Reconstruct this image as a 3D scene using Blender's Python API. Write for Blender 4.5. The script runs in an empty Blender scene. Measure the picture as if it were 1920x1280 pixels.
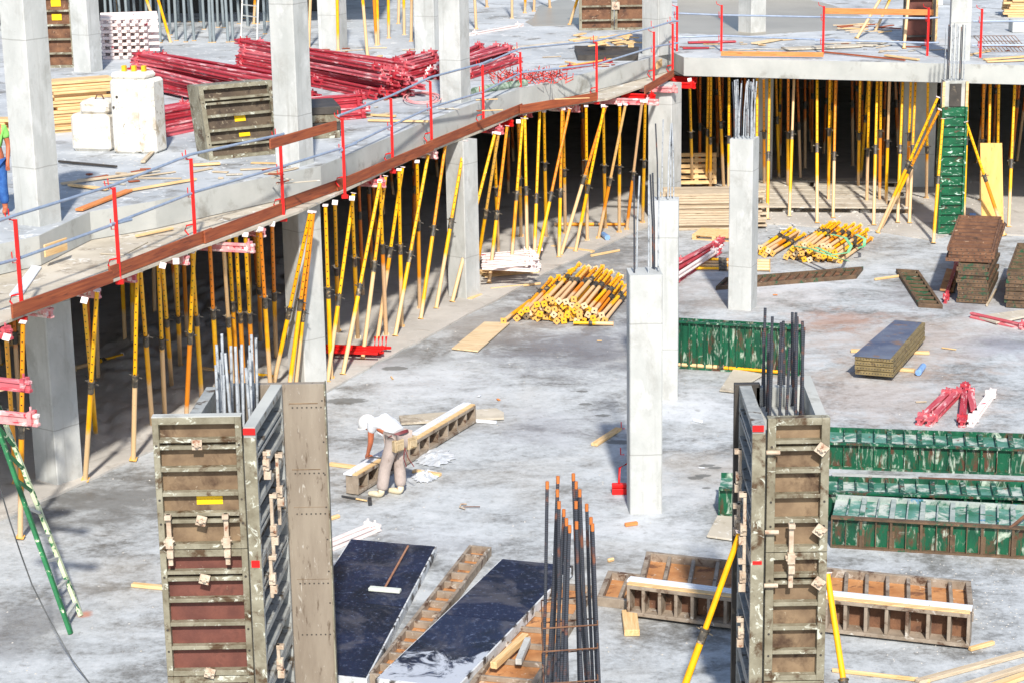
import bpy, math, random
from mathutils import Vector, Matrix
random.seed(7)
C = bpy.context.scene.collection
scn = bpy.context.scene
V = Vector
# ------------------------------------------------------------------ camera
F_, TH, RO, H = 3890., math.radians(14.66), math.radians(0.93), 10.5
Fw = V((0, math.cos(TH), -math.sin(TH))); R0 = V((1, 0, 0)); U0 = R0.cross(Fw)
Rt = R0*math.cos(RO) - U0*math.sin(RO); Up = R0*math.sin(RO) + U0*math.cos(RO)
cam = bpy.data.objects.new('camera', bpy.data.cameras.new('camera')); C.objects.link(cam)
cam.matrix_world = Matrix(((Rt.x, Up.x, -Fw.x, 0), (Rt.y, Up.y, -Fw.y, 0), (Rt.z, Up.z, -Fw.z, H), (0, 0, 0, 1)))
cam.data.lens = F_/1920*36; cam.data.clip_end = 900; scn.camera = cam
def P(x, y, z=0.):                       # photo pixel -> point on the level plane at height z
    d = Fw*F_ + Rt*(x-960) + Up*(640-y); t = (z-H)/d.z
    return V((d.x*t, d.y*t, z))
def PY(x, y, Y):                         # photo pixel -> point at distance Y
    d = Fw*F_ + Rt*(x-960) + Up*(640-y); t = Y/d.y
    return V((d.x*t, Y, H+d.z*t))
def zat(p, py):                          # height above p that shows at photo row py
    k = (640-py)/F_; a = Up-Fw*k
    return H-(p.x*a.x+p.y*a.y)/a.z
# ------------------------------------------------------------------ materials
def lin(c):
    return tuple(((v/255)/12.92 if v <= 10 else ((v/255+.055)/1.055)**2.4) for v in c)+(1,)
class NT:
    def __init__(s, name):
        s.m = bpy.data.materials.new(name); s.m.use_nodes = True
        s.t = s.m.node_tree; s.b = s.t.nodes['Principled BSDF']
    def n(s, k, **kw):
        o = s.t.nodes.new('ShaderNode'+k)
        for a, v in kw.items(): setattr(o, a, v)
        return o
    def l(s, a, b): s.t.links.new(a, b)
    def coords(s, world=False, rnd=True, stretch=(1, 1, 1)):
        if world: out = s.n('NewGeometry').outputs['Position']
        else: out = s.n('TexCoord').outputs['Object']
        mp = s.n('Mapping'); mp.inputs['Scale'].default_value = stretch; s.l(out, mp.inputs['Vector'])
        if rnd:
            oi = s.n('ObjectInfo'); mu = s.n('Math', operation='MULTIPLY'); mu.inputs[1].default_value = 37
            s.l(oi.outputs['Random'], mu.inputs[0]); s.l(mu.outputs[0], mp.inputs['Location'])
        return mp.outputs[0]
    def noise(s, vec, scale, detail=5, rough=.6, dist=0):
        o = s.n('TexNoise'); o.inputs['Scale'].default_value = scale; o.inputs['Detail'].default_value = detail
        o.inputs['Roughness'].default_value = rough; o.inputs['Distortion'].default_value = dist
        s.l(vec, o.inputs['Vector']); return o.outputs['Fac']
    def ramp(s, fac, stops):
        o = s.n('ValToRGB'); e = o.color_ramp.elements
        while len(e) < len(stops): e.new(.5)
        for i, (p, c) in enumerate(stops):
            e[i].position = p; e[i].color = c if not isinstance(c, (int, float)) else (c, c, c, 1)
        s.l(fac, o.inputs[0]); return o.outputs[0]
    def mix(s, f, a, b):
        o = s.n('MixRGB')
        for i, v in enumerate((f, a, b)):
            if hasattr(v, 'is_output'): s.l(v, o.inputs[i])
            else: o.inputs[i].default_value = v
        return o.outputs[0]
    def mth(s, op, a, b=0.):
        o = s.n('Math', operation=op)
        for i, v in enumerate((a, b)):
            if hasattr(v, 'is_output'): s.l(v, o.inputs[i])
            else: o.inputs[i].default_value = v
        return o.outputs[0]
    def fin(s, col, rough=.8, bump=None, bs=.3, bd=.01, metal=0):
        if hasattr(col, 'is_output'): s.l(col, s.b.inputs['Base Color'])
        else: s.b.inputs['Base Color'].default_value = col
        if hasattr(rough, 'is_output'): s.l(rough, s.b.inputs['Roughness'])
        else: s.b.inputs['Roughness'].default_value = rough
        s.b.inputs['Metallic'].default_value = metal
        if bump is not None:
            o = s.n('Bump'); o.inputs['Strength'].default_value = bs; o.inputs['Distance'].default_value = bd
            s.l(bump, o.inputs['Height']); s.l(o.outputs[0], s.b.inputs['Normal'])
        return s.m
def pm(name, c1, c2, scale=4, rough=.8, dirt=None, dirt2=None, bump=.3, stretch=(1, 1, 1), world=False, metal=0, lo=.35, hi=.65):
    t = NT(name); v = t.coords(world, not world, stretch)
    n1 = t.noise(v, scale, 6)
    col = t.ramp(n1, [(lo, lin(c1)), (hi, lin(c2))])
    for k, d in enumerate((dirt, dirt2)):
        if d:                            # (colour, scale, threshold, softness)
            n2 = t.noise(v, d[1], 7, .65, .3+k)
            f = t.ramp(n2, [(d[2], 0.), (min(1, d[2]+d[3]), 1.)])
            col = t.mix(f, col, lin(d[0]))
    return t.fin(col, rough, t.noise(v, scale*6, 4), bump, .01, metal)
M = {}
M['concrete'] = pm('cast concrete', (166, 168, 166), (188, 189, 186), 1.6, .85, ((142, 141, 136), 2.2, .53, .16), ((206, 207, 205), 3.4, .56, .12), .35, (1, 1, .6))
def column_mat():
    t = NT('cast column concrete'); v = t.coords(False, True, (1, 1, .6)); v1 = t.coords(False, True)
    col = t.ramp(t.noise(v, 1.6, 7), [(.35, lin((172, 174, 171))), (.65, lin((194, 195, 192)))])
    col = t.mix(t.ramp(t.noise(v, 2.2, 8, .7, .5), [(.52, 0.), (.7, .5)]), col, lin((140, 138, 131)))
    col = t.mix(t.ramp(t.noise(v, 3.4, 6, .6), [(.56, 0.), (.7, .6)]), col, lin((208, 209, 207)))
    col = t.mix(t.ramp(t.noise(v1, 34, 3, .6), [(.69, 0.), (.73, .55)]), col, lin((112, 110, 104)))
    sx = t.n('SeparateXYZ'); t.l(t.n('TexCoord').outputs['Object'], sx.inputs[0]); wob = t.mth('MULTIPLY', t.noise(v1, 3, 3), .03)
    for h in (.95, 2.98):
        d = t.mth('ABSOLUTE', t.mth('SUBTRACT', t.mth('ADD', sx.outputs['Z'], wob), h)); col = t.mix(t.mth('MULTIPLY', t.mth('LESS_THAN', d, .009), .45), col, lin((116, 114, 108)))
    dr = t.noise(t.coords(False, True, (9, 9, .35)), 1, 5, .6); col = t.mix(t.ramp(dr, [(.58, 0.), (.7, .3)]), col, lin((128, 126, 118)))
    return t.fin(col, .85, t.noise(v1, 12, 6), .35, .012)
M['concrete'] = column_mat()
M['slab'] = pm('slab concrete', (160, 164, 167), (190, 194, 197), .6, .85, ((118, 116, 112), 1.3, .54, .14), ((214, 215, 214), 3.5, .57, .1), .25, world=True)
M['fascia'] = pm('board marked concrete', (168, 170, 166), (190, 191, 186), .9, .85, ((138, 136, 128), 1.5, .56, .14), None, .25, world=True)
M['dust'] = pm('dusty rough screed', (170, 165, 157), (194, 189, 181), .7, .95, ((138, 130, 120), 1.4, .55, .2), ((200, 195, 188), 5, .6, .08), .5, world=True)
M['ply'] = pm('pale plywood', (201, 172, 132), (222, 200, 163), 3, .75, ((165, 150, 128), 2.5, .56, .15), None, .15, (1, 6, 6))
M['plydirty'] = pm('cement stained plywood', (176, 166, 148), (199, 190, 174), 1.6, .85, ((140, 128, 112), 2, .56, .1), ((215, 212, 205), 4, .58, .08), .2)
M['timber'] = pm('raw timber', (205, 165, 110), (229, 197, 148), 4, .75, ((170, 125, 80), 3, .6, .1), None, .2, (.6, 7, 7))
M['oldtimber'] = pm('weathered timber', (176, 158, 132), (208, 190, 164), 4, .85, ((120, 98, 74), 4, .55, .14), None, .3, (.5, 7, 7))
M['toe'] = pm('red brown stained board', (128, 60, 36), (165, 88, 50), 3, .7, ((92, 44, 30), 4, .56, .12), None, .2, (.5, 8, 8))
M['black'] = pm('oily black steel', (34, 34, 36), (66, 66, 66), 9, .5, ((150, 146, 138), 14, .6, .05), None, .3)
M['collar'] = pm('greasy prop collar', (44, 42, 40), (92, 86, 76), 12, .5, ((168, 150, 122), 9, .56, .08), ((150, 110, 40), 13, .6, .06), .3)
M['tie'] = pm('cement crusted steel', (172, 150, 128), (205, 190, 170), 9, .75, ((140, 92, 66), 11, .58, .1), None, .5)
M['pink'] = pm('red beam paint under cement', (178, 58, 70), (204, 106, 114), 2.5, .65, ((232, 200, 198), 3.2, .54, .1), ((150, 22, 44), 6, .62, .06), .3, (.45, 3, 3))
M['pinkmix'] = pm('girder half covered in cement', (204, 116, 120), (226, 176, 172), 3, .7, ((234, 222, 216), 3, .53, .06), ((196, 40, 58), 5, .56, .06), .3)
M['pinkwhite'] = pm('pale pink beam', (226, 205, 200), (236, 226, 222), 4, .75, ((205, 84, 98), 6, .62, .05), None, .3)
M['redbeam'] = pm('crimson beam paint', (158, 22, 36), (186, 62, 74), 2.5, .55, ((226, 184, 184), 4, .57, .1), ((120, 34, 40), 9, .6, .06), .25, (.4, 3, 3))
M['red'] = pm('bright red paint', (214, 12, 12), (226, 24, 20), 3, .45, None, None, .1)
M['rail'] = pm('galvanised blue grey tube', (140, 155, 178), (165, 178, 196), 6, .45, None, None, .1, metal=.3)
M['frame'] = pm('olive grey form steel', (112, 105, 86), (148, 143, 124), 4, .55, ((76, 56, 34), 3.6, .53, .1), ((192, 194, 180), 6, .58, .06), .4)
M['frame2'] = pm('pale grey form steel', (138, 140, 138), (174, 176, 172), 5, .55, ((84, 72, 58), 5, .53, .1), None, .3)  # side panel frames, paler and greyer than the front ones
M['skin'] = pm('brown plywood infill', (104, 84, 64), (138, 116, 90), 3, .8, ((66, 46, 32), 2.6, .53, .15), ((165, 150, 128), 8, .64, .06), .3)
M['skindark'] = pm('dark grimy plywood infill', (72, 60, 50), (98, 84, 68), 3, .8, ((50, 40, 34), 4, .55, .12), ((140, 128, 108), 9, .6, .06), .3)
M['bluerust'] = pm('worn blue grey steel face', (70, 80, 104), (104, 112, 128), 2, .45, ((124, 98, 80), 3, .55, .1), ((170, 170, 170), 10, .64, .05), .2, (1, 1, 1))
M['skinred'] = pm('oxblood plywood infill', (92, 52, 44), (118, 70, 58), 3, .75, ((70, 40, 34), 3, .55, .15), ((150, 120, 100), 9, .66, .05), .3)
M['plain'] = pm('grey brown form face', (128, 116, 102), (148, 137, 122), 1.5, .6, ((98, 84, 70), 5, .6, .08), ((176, 170, 160), 7, .62, .06), .15, (3, 1, .6))
M['dark'] = pm('dark form steel', (50, 46, 42), (72, 66, 60), 3, .6, ((105, 94, 80), 5, .62, .08), None, .3)
M['green'] = pm('green form paint', (0, 62, 42), (4, 92, 60), 2.5, .5, ((88, 56, 40), 3.4, .53, .12), ((176, 188, 172), 3.6, .54, .13), .3, (1.6, 1.6, .6))
M['greenclean'] = pm('deep green paint', (0, 72, 44), (6, 100, 62), 2.5, .45, ((84, 62, 44), 3, .58, .07), ((190, 214, 198), 4, .585, .06), .3, (1, 1, 2.4))
M['greentop'] = pm('cement caked green steel', (140, 152, 146), (188, 192, 186), 3, .75, ((20, 92, 66), 3.0, .49, .1), ((80, 130, 160), 2.2, .6, .05), .3)
M['teal'] = pm('teal green caked plate', (40, 104, 78), (104, 150, 140), 2, .65, ((188, 194, 186), 3, .49, .1), ((110, 66, 46), 4, .6, .08), .3)
M['goldrust'] = pm('golden brown steel edge', (106, 92, 60), (142, 124, 84), 5, .6, ((84, 66, 40), 5, .55, .1), None, .3)
M['rust'] = pm('rusty steel', (92, 62, 46), (130, 92, 66), 4, .8, ((66, 48, 38), 5, .55, .1), ((185, 160, 135), 8, .63, .06), .4)
M['rustdark'] = pm('dark rusty green steel', (78, 62, 46), (112, 88, 66), 5, .75, ((38, 80, 54), 4, .56, .06), ((160, 145, 120), 9, .64, .05), .4)
M['cell'] = pm('orange brown form infill', (168, 112, 66), (198, 144, 94), 3, .75, ((120, 80, 54), 4, .55, .1), ((214, 200, 180), 6, .62, .06), .2)
M['cellframe'] = pm('brown grey form frame', (126, 112, 96), (158, 144, 128), 4, .7, ((84, 60, 44), 5, .54, .1), ((190, 184, 174), 6, .6, .08), .3)
M['metal'] = pm('white metal strip', (206, 210, 216), (228, 231, 235), 4, .4, ((170, 172, 174), 8, .62, .06), None, .15)
M['scuffed'] = pm('scuffed white panel edge', (186, 190, 192), (216, 218, 220), 4, .6, ((66, 60, 56), 3.2, .54, .06), ((140, 128, 116), 7, .58, .08), .3)
M['rebar'] = None
M['whitebar'] = pm('cement coated rebar', (150, 156, 162), (186, 190, 194), 9, .7, ((84, 86, 88), 10, .55, .1), None, .4)
M['block'] = pm('white concrete block', (206, 200, 188), (228, 225, 218), 1.5, .9, ((178, 164, 142), 2.6, .53, .14), ((140, 132, 120), 7, .6, .08), .6)
M['yellowlabel'] = None
M['cable'] = pm('grey cable', (60, 62, 62), (96, 98, 98), 3, .6)
M['ladder'] = pm('green ladder paint', (10, 92, 50), (24, 120, 66), 5, .55, ((205, 214, 180), 10, .6, .04), None, .3)
M['ladder2'] = pm('splashed ladder stile', (176, 188, 146), (204, 212, 176), 5, .6, ((16, 96, 52), 7, .54, .04), None, .3)
M['alu'] = pm('worn aluminium', (172, 172, 166), (200, 200, 196), 6, .5, ((140, 130, 112), 6, .58, .08), None, .2)
M['plastic'] = pm('crumpled plastic sheet', (178, 182, 186), (212, 214, 216), 6, .35, None, None, .8)
M['bottle'] = pm('blue plastic', (110, 150, 205), (140, 175, 220), 6, .3)
M['strap'] = pm('green lifting strap', (90, 180, 120), (150, 208, 160), 5, .7)
M['broom'] = pm('pale broom head', (190, 196, 186), (212, 214, 206), 9, .8)
M['stickwood'] = pm('brown stick', (150, 104, 80), (170, 124, 96), 9, .7)
M['skinp'] = pm('sun tanned skin', (176, 98, 66), (192, 112, 78), 9, .55, bump=.05)
M['shirt'] = pm('white cotton', (206, 208, 212), (222, 223, 226), 6, .9, bump=.2)
M['helmet'] = pm('white helmet shell', (222, 222, 220), (228, 228, 226), 6, .35, bump=0)
M['trouser'] = pm('grey beige work trousers', (158, 144, 136), (176, 162, 154), 6, .9, ((140, 124, 114), 8, .58, .1), None, .3)
M['leather'] = pm('tan leather pouch', (164, 142, 108), (194, 174, 140), 8, .8, ((140, 108, 64), 9, .6, .08), None, .3)
M['belt'] = pm('maroon belt', (96, 36, 40), (120, 48, 50), 8, .6)
M['boot'] = pm('dusty cream boot', (206, 192, 160), (222, 210, 184), 9, .85, ((170, 150, 120), 11, .6, .08), None, .3)
M['jeans'] = pm('blue denim', (36, 80, 150), (60, 110, 176), 8, .9, bump=.2)
M['lime'] = pm('lime green cloth', (120, 200, 90), (146, 214, 110), 8, .9, bump=.2)
M['hair'] = pm('grey hair', (70, 62, 58), (96, 88, 82), 20, .8)
M['hose'] = pm('pink hose', (226, 150, 150), (232, 170, 168), 8, .6)
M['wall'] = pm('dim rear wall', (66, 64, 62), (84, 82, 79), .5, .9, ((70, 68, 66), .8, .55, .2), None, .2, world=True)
M['orangewood'] = pm('orange stained board', (206, 120, 60), (222, 146, 84), 4, .7, ((170, 84, 44), 4, .58, .1), None, .2, (.5, 7, 7))
M['camo'] = pm('leaf green net', (60, 96, 66), (170, 182, 168), 9, .9, bump=.5)
M['rubble'] = pm('concrete rubble', (186, 182, 176), (208, 205, 200), 6, .9, ((150, 140, 130), 8, .58, .1), None, .5)
def floor_mat():                         # courtyard floor: pale worn screed with damp and grey patches, rust stains, dried slurry, one painted shadow
    t = NT('stained concrete floor'); v = t.coords(True, False)
    vs = t.coords(True, False, (.85, 1.25, 1))
    a = t.noise(vs, .55, 9, .66, .7); b = t.noise(vs, 2.1, 10, .74, .5); c = t.noise(v, 9, 8, .75)
    s = t.mth('ADD', t.mth('MULTIPLY', a, .52), t.mth('MULTIPLY', b, .3)); s = t.mth('ADD', s, t.mth('MULTIPLY', c, .3))
    col = t.ramp(s, [(.43, lin((98, 97, 94))), (.5, lin((135, 136, 135))), (.545, lin((162, 165, 166))), (.6, lin((180, 184, 186))), (.69, lin((196, 199, 201)))])
    warm = t.noise(v, .3, 6, .6, .4)
    col = t.mix(t.ramp(warm, [(.5, 0.), (.68, .55)]), col, t.mix(.5, col, lin((190, 180, 164))))
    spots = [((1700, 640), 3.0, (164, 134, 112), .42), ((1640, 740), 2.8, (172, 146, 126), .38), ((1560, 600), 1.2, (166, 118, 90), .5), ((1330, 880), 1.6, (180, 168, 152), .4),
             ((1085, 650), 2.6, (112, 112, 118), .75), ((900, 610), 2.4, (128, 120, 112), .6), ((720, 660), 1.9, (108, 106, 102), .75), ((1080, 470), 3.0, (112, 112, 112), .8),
             ((1130, 560), 2.4, (114, 112, 112), .75), ((960, 530), 2.0, (108, 106, 104), .8), ((210, 935), 1.9, (104, 103, 100), .8), ((60, 1150), 1.1, (112, 113, 116), .55), ((20, 1210), .9, (112, 113, 116), .5), ((1200, 985), 1.1, (206, 208, 210), .55), ((1290, 760), 1.3, (210, 212, 214), .7),  # among them the dark grey patches at lower left
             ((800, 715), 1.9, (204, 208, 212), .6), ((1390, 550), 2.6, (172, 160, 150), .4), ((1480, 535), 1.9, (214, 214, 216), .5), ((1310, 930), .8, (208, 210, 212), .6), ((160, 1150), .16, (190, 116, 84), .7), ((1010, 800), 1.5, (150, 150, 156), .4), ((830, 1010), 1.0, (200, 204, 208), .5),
             ((1800, 555), 2.3, (134, 130, 134), .55), ((1890, 650), 1.2, (150, 156, 170), .5)]  # last patch: cast shadow at the right edge painted into the floor
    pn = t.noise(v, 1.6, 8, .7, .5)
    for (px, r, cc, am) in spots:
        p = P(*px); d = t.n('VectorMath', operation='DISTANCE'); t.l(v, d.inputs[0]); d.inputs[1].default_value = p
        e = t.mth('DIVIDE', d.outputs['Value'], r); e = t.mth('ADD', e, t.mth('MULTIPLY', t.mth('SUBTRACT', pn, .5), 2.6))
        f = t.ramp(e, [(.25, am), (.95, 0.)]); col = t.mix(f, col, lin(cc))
    sp = t.noise(v, 22, 4, .6)
    col = t.mix(t.ramp(sp, [(.68, 0.), (.76, .4)]), col, lin((214, 216, 218)))
    sp2 = t.noise(v, 6, 6, .75, .5)
    col = t.mix(t.ramp(sp2, [(.57, 0.), (.68, .5)]), col, lin((112, 108, 103)))
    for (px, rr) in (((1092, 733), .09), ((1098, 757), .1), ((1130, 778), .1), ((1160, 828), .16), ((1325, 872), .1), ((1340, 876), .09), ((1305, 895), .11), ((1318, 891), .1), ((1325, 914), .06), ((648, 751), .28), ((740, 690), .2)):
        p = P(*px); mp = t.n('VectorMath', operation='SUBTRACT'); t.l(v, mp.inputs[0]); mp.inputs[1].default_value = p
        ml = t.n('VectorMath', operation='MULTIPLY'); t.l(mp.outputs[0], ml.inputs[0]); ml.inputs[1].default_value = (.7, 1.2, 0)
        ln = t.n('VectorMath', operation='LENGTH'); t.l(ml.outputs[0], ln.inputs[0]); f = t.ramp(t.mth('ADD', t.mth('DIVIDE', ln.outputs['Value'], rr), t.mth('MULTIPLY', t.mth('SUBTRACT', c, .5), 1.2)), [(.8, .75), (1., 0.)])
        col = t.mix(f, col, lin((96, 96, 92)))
    return t.fin(col, t.ramp(s, [(.45, .5), (.58, .85)]), t.mth('ADD', c, t.mth('MULTIPLY', sp, .5)), .35, .012)
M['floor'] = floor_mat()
def prop_mat(name, outer, c1=(240, 166, 0), c2=(250, 190, 2)):               # yellow paint, holes in the inner tube, cement-pale foot
    t = NT(name); tc = t.n('TexCoord').outputs['Object']; v = t.coords(False, True)
    sx = t.n('SeparateXYZ'); t.l(tc, sx.inputs[0]); oi = t.n('ObjectInfo').outputs['Random']
    n = t.noise(v, 5, 6, .65)
    col = t.ramp(n, [(.35, lin(c1)), (.6, lin(c2))])
    if outer is not None: col = t.mix(t.ramp(t.mth('FRACT', t.mth('MULTIPLY', oi, 7.3)), [(.5, 0.), (1., .85)]), col, lin((222, 116, 20)))
    if outer:
        lim = t.mth('ADD', t.mth('MULTIPLY', oi, 1.5), t.mth('MULTIPLY', n, .5))
        f = t.mth('SUBTRACT', lim, sx.outputs['Z']); f = t.ramp(t.mth('MULTIPLY', f, 3.), [(0., 0.), (.5, .9)])
        col = t.mix(f, col, lin((222, 188, 146)))
    elif outer is False:
        z = t.mth('SUBTRACT', t.mth('FRACT', t.mth('DIVIDE', sx.outputs['Z'], .14)), .5); z = t.mth('MULTIPLY', z, .14)
        x = t.mth('ABSOLUTE', sx.outputs['X'])
        d = t.mth('SQRT', t.mth('ADD', t.mth('MULTIPLY', z, z), t.mth('MULTIPLY', x, x)))
        col = t.mix(t.mth('LESS_THAN', d, .013), col, lin((40, 24, 8)))
        col = t.mix(t.ramp(t.mth('FRACT', t.mth('MULTIPLY', oi, 11.7)), [(.86, 0.), (.9, .85)]), col, lin((214, 180, 138)))
    d2 = t.noise(v, 16, 5, .7)
    col = t.mix(t.ramp(d2, [(.62, 0.), (.7, .5)]), col, lin((120, 84, 50)))
    return t.fin(col, .5, n, .1, .005)
M['py'] = prop_mat('yellow prop outer tube', True); M['pi'] = prop_mat('yellow prop inner tube', False)
M['pyo'] = prop_mat('shaded rusty prop outer tube', True, (196, 92, 22), (226, 128, 24)); M['pio'] = prop_mat('shaded rusty prop inner tube', False, (186, 84, 22), (220, 120, 24))  # orange copies for deep props: rust plus under-slab shade put into the colour
def flat(name, c, r=.6, metal=0): 
    t = NT(name); v = t.coords(); n = t.noise(v, 7, 4)
    return t.fin(t.mix(t.ramp(n, [(.3, 0.), (.7, 1.)]), tuple(k*.86 for k in lin(c)[:3])+(1,), lin(c)), r, None, 0, 0, metal)
M['propgrey'] = flat('grey blue prop', (136, 146, 150)); M['plate'] = flat('yellow tan end plate', (232, 178, 92))
M['platey'] = flat('yellow end plate', (244, 184, 40)); M['platew'] = flat('cement pale end plate', (226, 200, 160))
M['water'] = pm('shallow puddle', (142, 136, 124), (158, 152, 140), .5, .4, bump=.02)
def label_mat():                         # yellow sticker with faint printed lines
    t = NT('yellow sticker'); tc = t.n('TexCoord').outputs['Object']; sx = t.n('SeparateXYZ'); t.l(tc, sx.inputs[0])
    n = t.noise(t.coords(False, False, (60, 1, 6)), 2, 3)
    w = t.mth('GREATER_THAN', t.mth('FRACT', t.mth('MULTIPLY', sx.outputs['Z'], 28)), .62)
    f = t.mth('MULTIPLY', w, t.mth('GREATER_THAN', n, .46))
    return t.fin(t.mix(t.mth('MULTIPLY', f, .45), lin((250, 205, 0)), lin((190, 130, 20))), .6)
M['yellowlabel'] = label_mat()
def rebar_mat():
    t = NT('dark ribbed rebar'); tc = t.n('TexCoord').outputs['Object']; v = t.coords(False, False)
    w = t.n('TexWave', wave_type='BANDS', bands_direction='Z'); w.inputs['Scale'].default_value = 14; w.inputs['Distortion'].default_value = 1; t.l(tc, w.inputs['Vector'])
    n = t.noise(v, 5, 5)
    c = t.mix(t.ramp(w.outputs['Fac'], [(.3, 0.), (.7, 1.)]), lin((46, 48, 54)), lin((64, 68, 78)))
    c = t.mix(t.ramp(n, [(.55, 0.), (.68, .85)]), c, lin((124, 74, 50)))
    return t.fin(c, .6, w.outputs['Fac'], .2, .006)
M['rebar'] = rebar_mat(); M['tip'] = flat('orange bar tip', (196, 112, 50))
def navy_mat():
    t = NT('navy film faced plywood'); v = t.coords(False, True); v2 = t.coords(False, True, (1, 1, 1))
    n = t.noise(v, 1.3, 6, .6, .4); f = t.noise(v2, 13, 7, .75); w = t.noise(v, .8, 8, .68, .9)
    c = t.ramp(n, [(.38, lin((6, 10, 24))), (.6, lin((20, 29, 56)))])
    c = t.mix(t.ramp(f, [(.55, 0.), (.72, .7)]), c, lin((118, 130, 158)))
    c = t.mix(t.ramp(w, [(.53, 0.), (.62, .5)]), c, lin((92, 90, 96)))
    c = t.mix(t.ramp(t.noise(v2, 30, 3, .6), [(.73, 0.), (.76, .8)]), c, lin((210, 214, 222)))
    return t, c, n, v
t, c, n, v = navy_mat(); M['navy'] = t.fin(c, .6, n, .1, .01)
t, c, n, v = navy_mat()
sx = t.n('SeparateXYZ'); t.l(t.n('TexCoord').outputs['Object'], sx.inputs[0])
g = t.mth('ADD', t.mth('MULTIPLY', sx.outputs['Y'], -.5), t.mth('MULTIPLY', t.noise(v, 2.4, 9, .75, 1.2), 1.9))
M['navyw'] = t.fin(t.mix(t.ramp(g, [(.82, 0.), (1.0, .8)]), c, lin((196, 202, 212))), .45, n, .1, .01)
# ------------------------------------------------------------------ mesh building
class MB:
    def __init__(s, o=(0, 0, 0), ex=(1, 0, 0), ey=(0, 1, 0), ez=(0, 0, 1)):
        s.v = []; s.f = []; s.mi = []; s.T(o, ex, ey, ez); s.sm = []
    def T(s, o, ex, ey, ez=(0, 0, 1)):
        s.o, s.ex, s.ey, s.ez = V(o), V(ex), V(ey), V(ez); return s
    def w(s, p): return s.o+s.ex*p[0]+s.ey*p[1]+s.ez*p[2]
    def add(s, pts, faces, mi=0, smooth=False):
        n = len(s.v); s.v += [s.w(p) for p in pts]
        s.f += [tuple(n+i for i in f) for f in faces]; s.mi += [mi]*len(faces); s.sm += [smooth]*len(faces)
    def box(s, x0, x1, y0, y1, z0, z1, mi=0):
        s.add([(x0, y0, z0), (x1, y0, z0), (x1, y1, z0), (x0, y1, z0), (x0, y0, z1), (x1, y0, z1), (x1, y1, z1), (x0, y1, z1)],
              [(3, 2, 1, 0), (4, 5, 6, 7), (0, 1, 5, 4), (1, 2, 6, 5), (2, 3, 7, 6), (3, 0, 4, 7)], mi)
    def prism(s, poly, z0, z1, mi=0):
        n = len(poly)
        s.add([(p[0], p[1], z0) for p in poly]+[(p[0], p[1], z1) for p in poly],
              [tuple(reversed(range(n))), tuple(range(n, 2*n))]+[(i, (i+1) % n, n+(i+1) % n, n+i) for i in range(n)], mi)
    def tube(s, pts, r, n=8, mi=0, r1=None):
        pts = [V(p) for p in pts]; rings = []; m = len(pts)
        for i, p in enumerate(pts):
            d = (pts[min(i+1, m-1)]-pts[max(i-1, 0)]).normalized()
            a = d.cross(V((0, 0, 1)) if abs(d.z) < .9 else V((1, 0, 0))).normalized(); b = d.cross(a)
            rr = r if r1 is None else r+(r1-r)*i/(m-1)
            rings.append([p+(a*math.cos(2*math.pi*k/n)+b*math.sin(2*math.pi*k/n))*rr for k in range(n)])
        fs = [(i*n+k, i*n+(k+1) % n, (i+1)*n+(k+1) % n, (i+1)*n+k) for i in range(m-1) for k in range(n)]
        s.add([q for g in rings for q in g], fs, mi, True)
        s.add(rings[0], [tuple(range(n))], mi); s.add(rings[-1], [tuple(reversed(range(n)))], mi)
    def bar(s, a, b, w, h, mi=0, up=(0, 0, 1)):      # box along a->b in the current frame, w across, h along up
        a, b = V(a), V(b); d = (b-a).normalized(); u = V(up)
        if abs(d.dot(u)) > .95: u = V((0, 1, 0))
        sd = d.cross(u).normalized()*w/2; uu = sd.cross(d).normalized()*h/2
        s.add([a-sd-uu, a+sd-uu, a+sd+uu, a-sd+uu, b-sd-uu, b+sd-uu, b+sd+uu, b-sd+uu],
              [(0, 1, 2, 3), (7, 6, 5, 4), (0, 4, 5, 1), (1, 5, 6, 2), (2, 6, 7, 3), (3, 7, 4, 0)], mi)
    def build(s, name, mats, parent=None, loc=None, bevel=0, mw=None):
        me = bpy.data.meshes.new(name)
        o = bpy.data.objects.new(name, me); C.objects.link(o)
        off = V((0, 0, 0))
        if parent is not None:
            o.parent = parent; q = parent
            while q is not None: off = off+q.location; q = q.parent
        if loc is not None: o.location = V(loc)-off; off = V(loc)
        me.from_pydata([p-off for p in s.v], [], s.f)
        for m in (mats if isinstance(mats, (list, tuple)) else [mats]): me.materials.append(M[m] if isinstance(m, str) else m)
        me.polygons.foreach_set('material_index', s.mi); me.polygons.foreach_set('use_smooth', s.sm); me.update()
        import bmesh
        bm = bmesh.new(); bm.from_mesh(me); bmesh.ops.recalc_face_normals(bm, faces=bm.faces); bm.to_mesh(me); bm.free()
        if bevel:
            md = o.modifiers.new('bevel', 'BEVEL'); md.width = bevel; md.segments = 1; md.limit_method = 'ANGLE'
        if mw is not None: o.matrix_world = mw
        return o
def tag(o, label, cat, group=None):
    o['label'] = label; o['category'] = cat
    if group: o['group'] = group
    return o
def root(name, loc, label, cat, group=None, mw=None):
    o = bpy.data.objects.new(name, None); C.objects.link(o); o.empty_display_size = .2
    if mw is not None: o.matrix_world = mw
    else: o.location = V(loc)
    return tag(o, label, cat, group)
def struct(o): o['kind'] = 'structure'; return o
def copy_tree(o, mw, label=None, group=None):
    def rec(q, par):
        c_ = q.copy(); C.objects.link(c_)
        if par is not None: c_.parent = par
        for ch in KIDS.get(q.name, []): rec(ch, c_)
        return c_
    r = rec(o, None); r.matrix_world = mw
    if label: r['label'] = label
    if group: r['group'] = group
    return r
KIDS = {}
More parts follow.
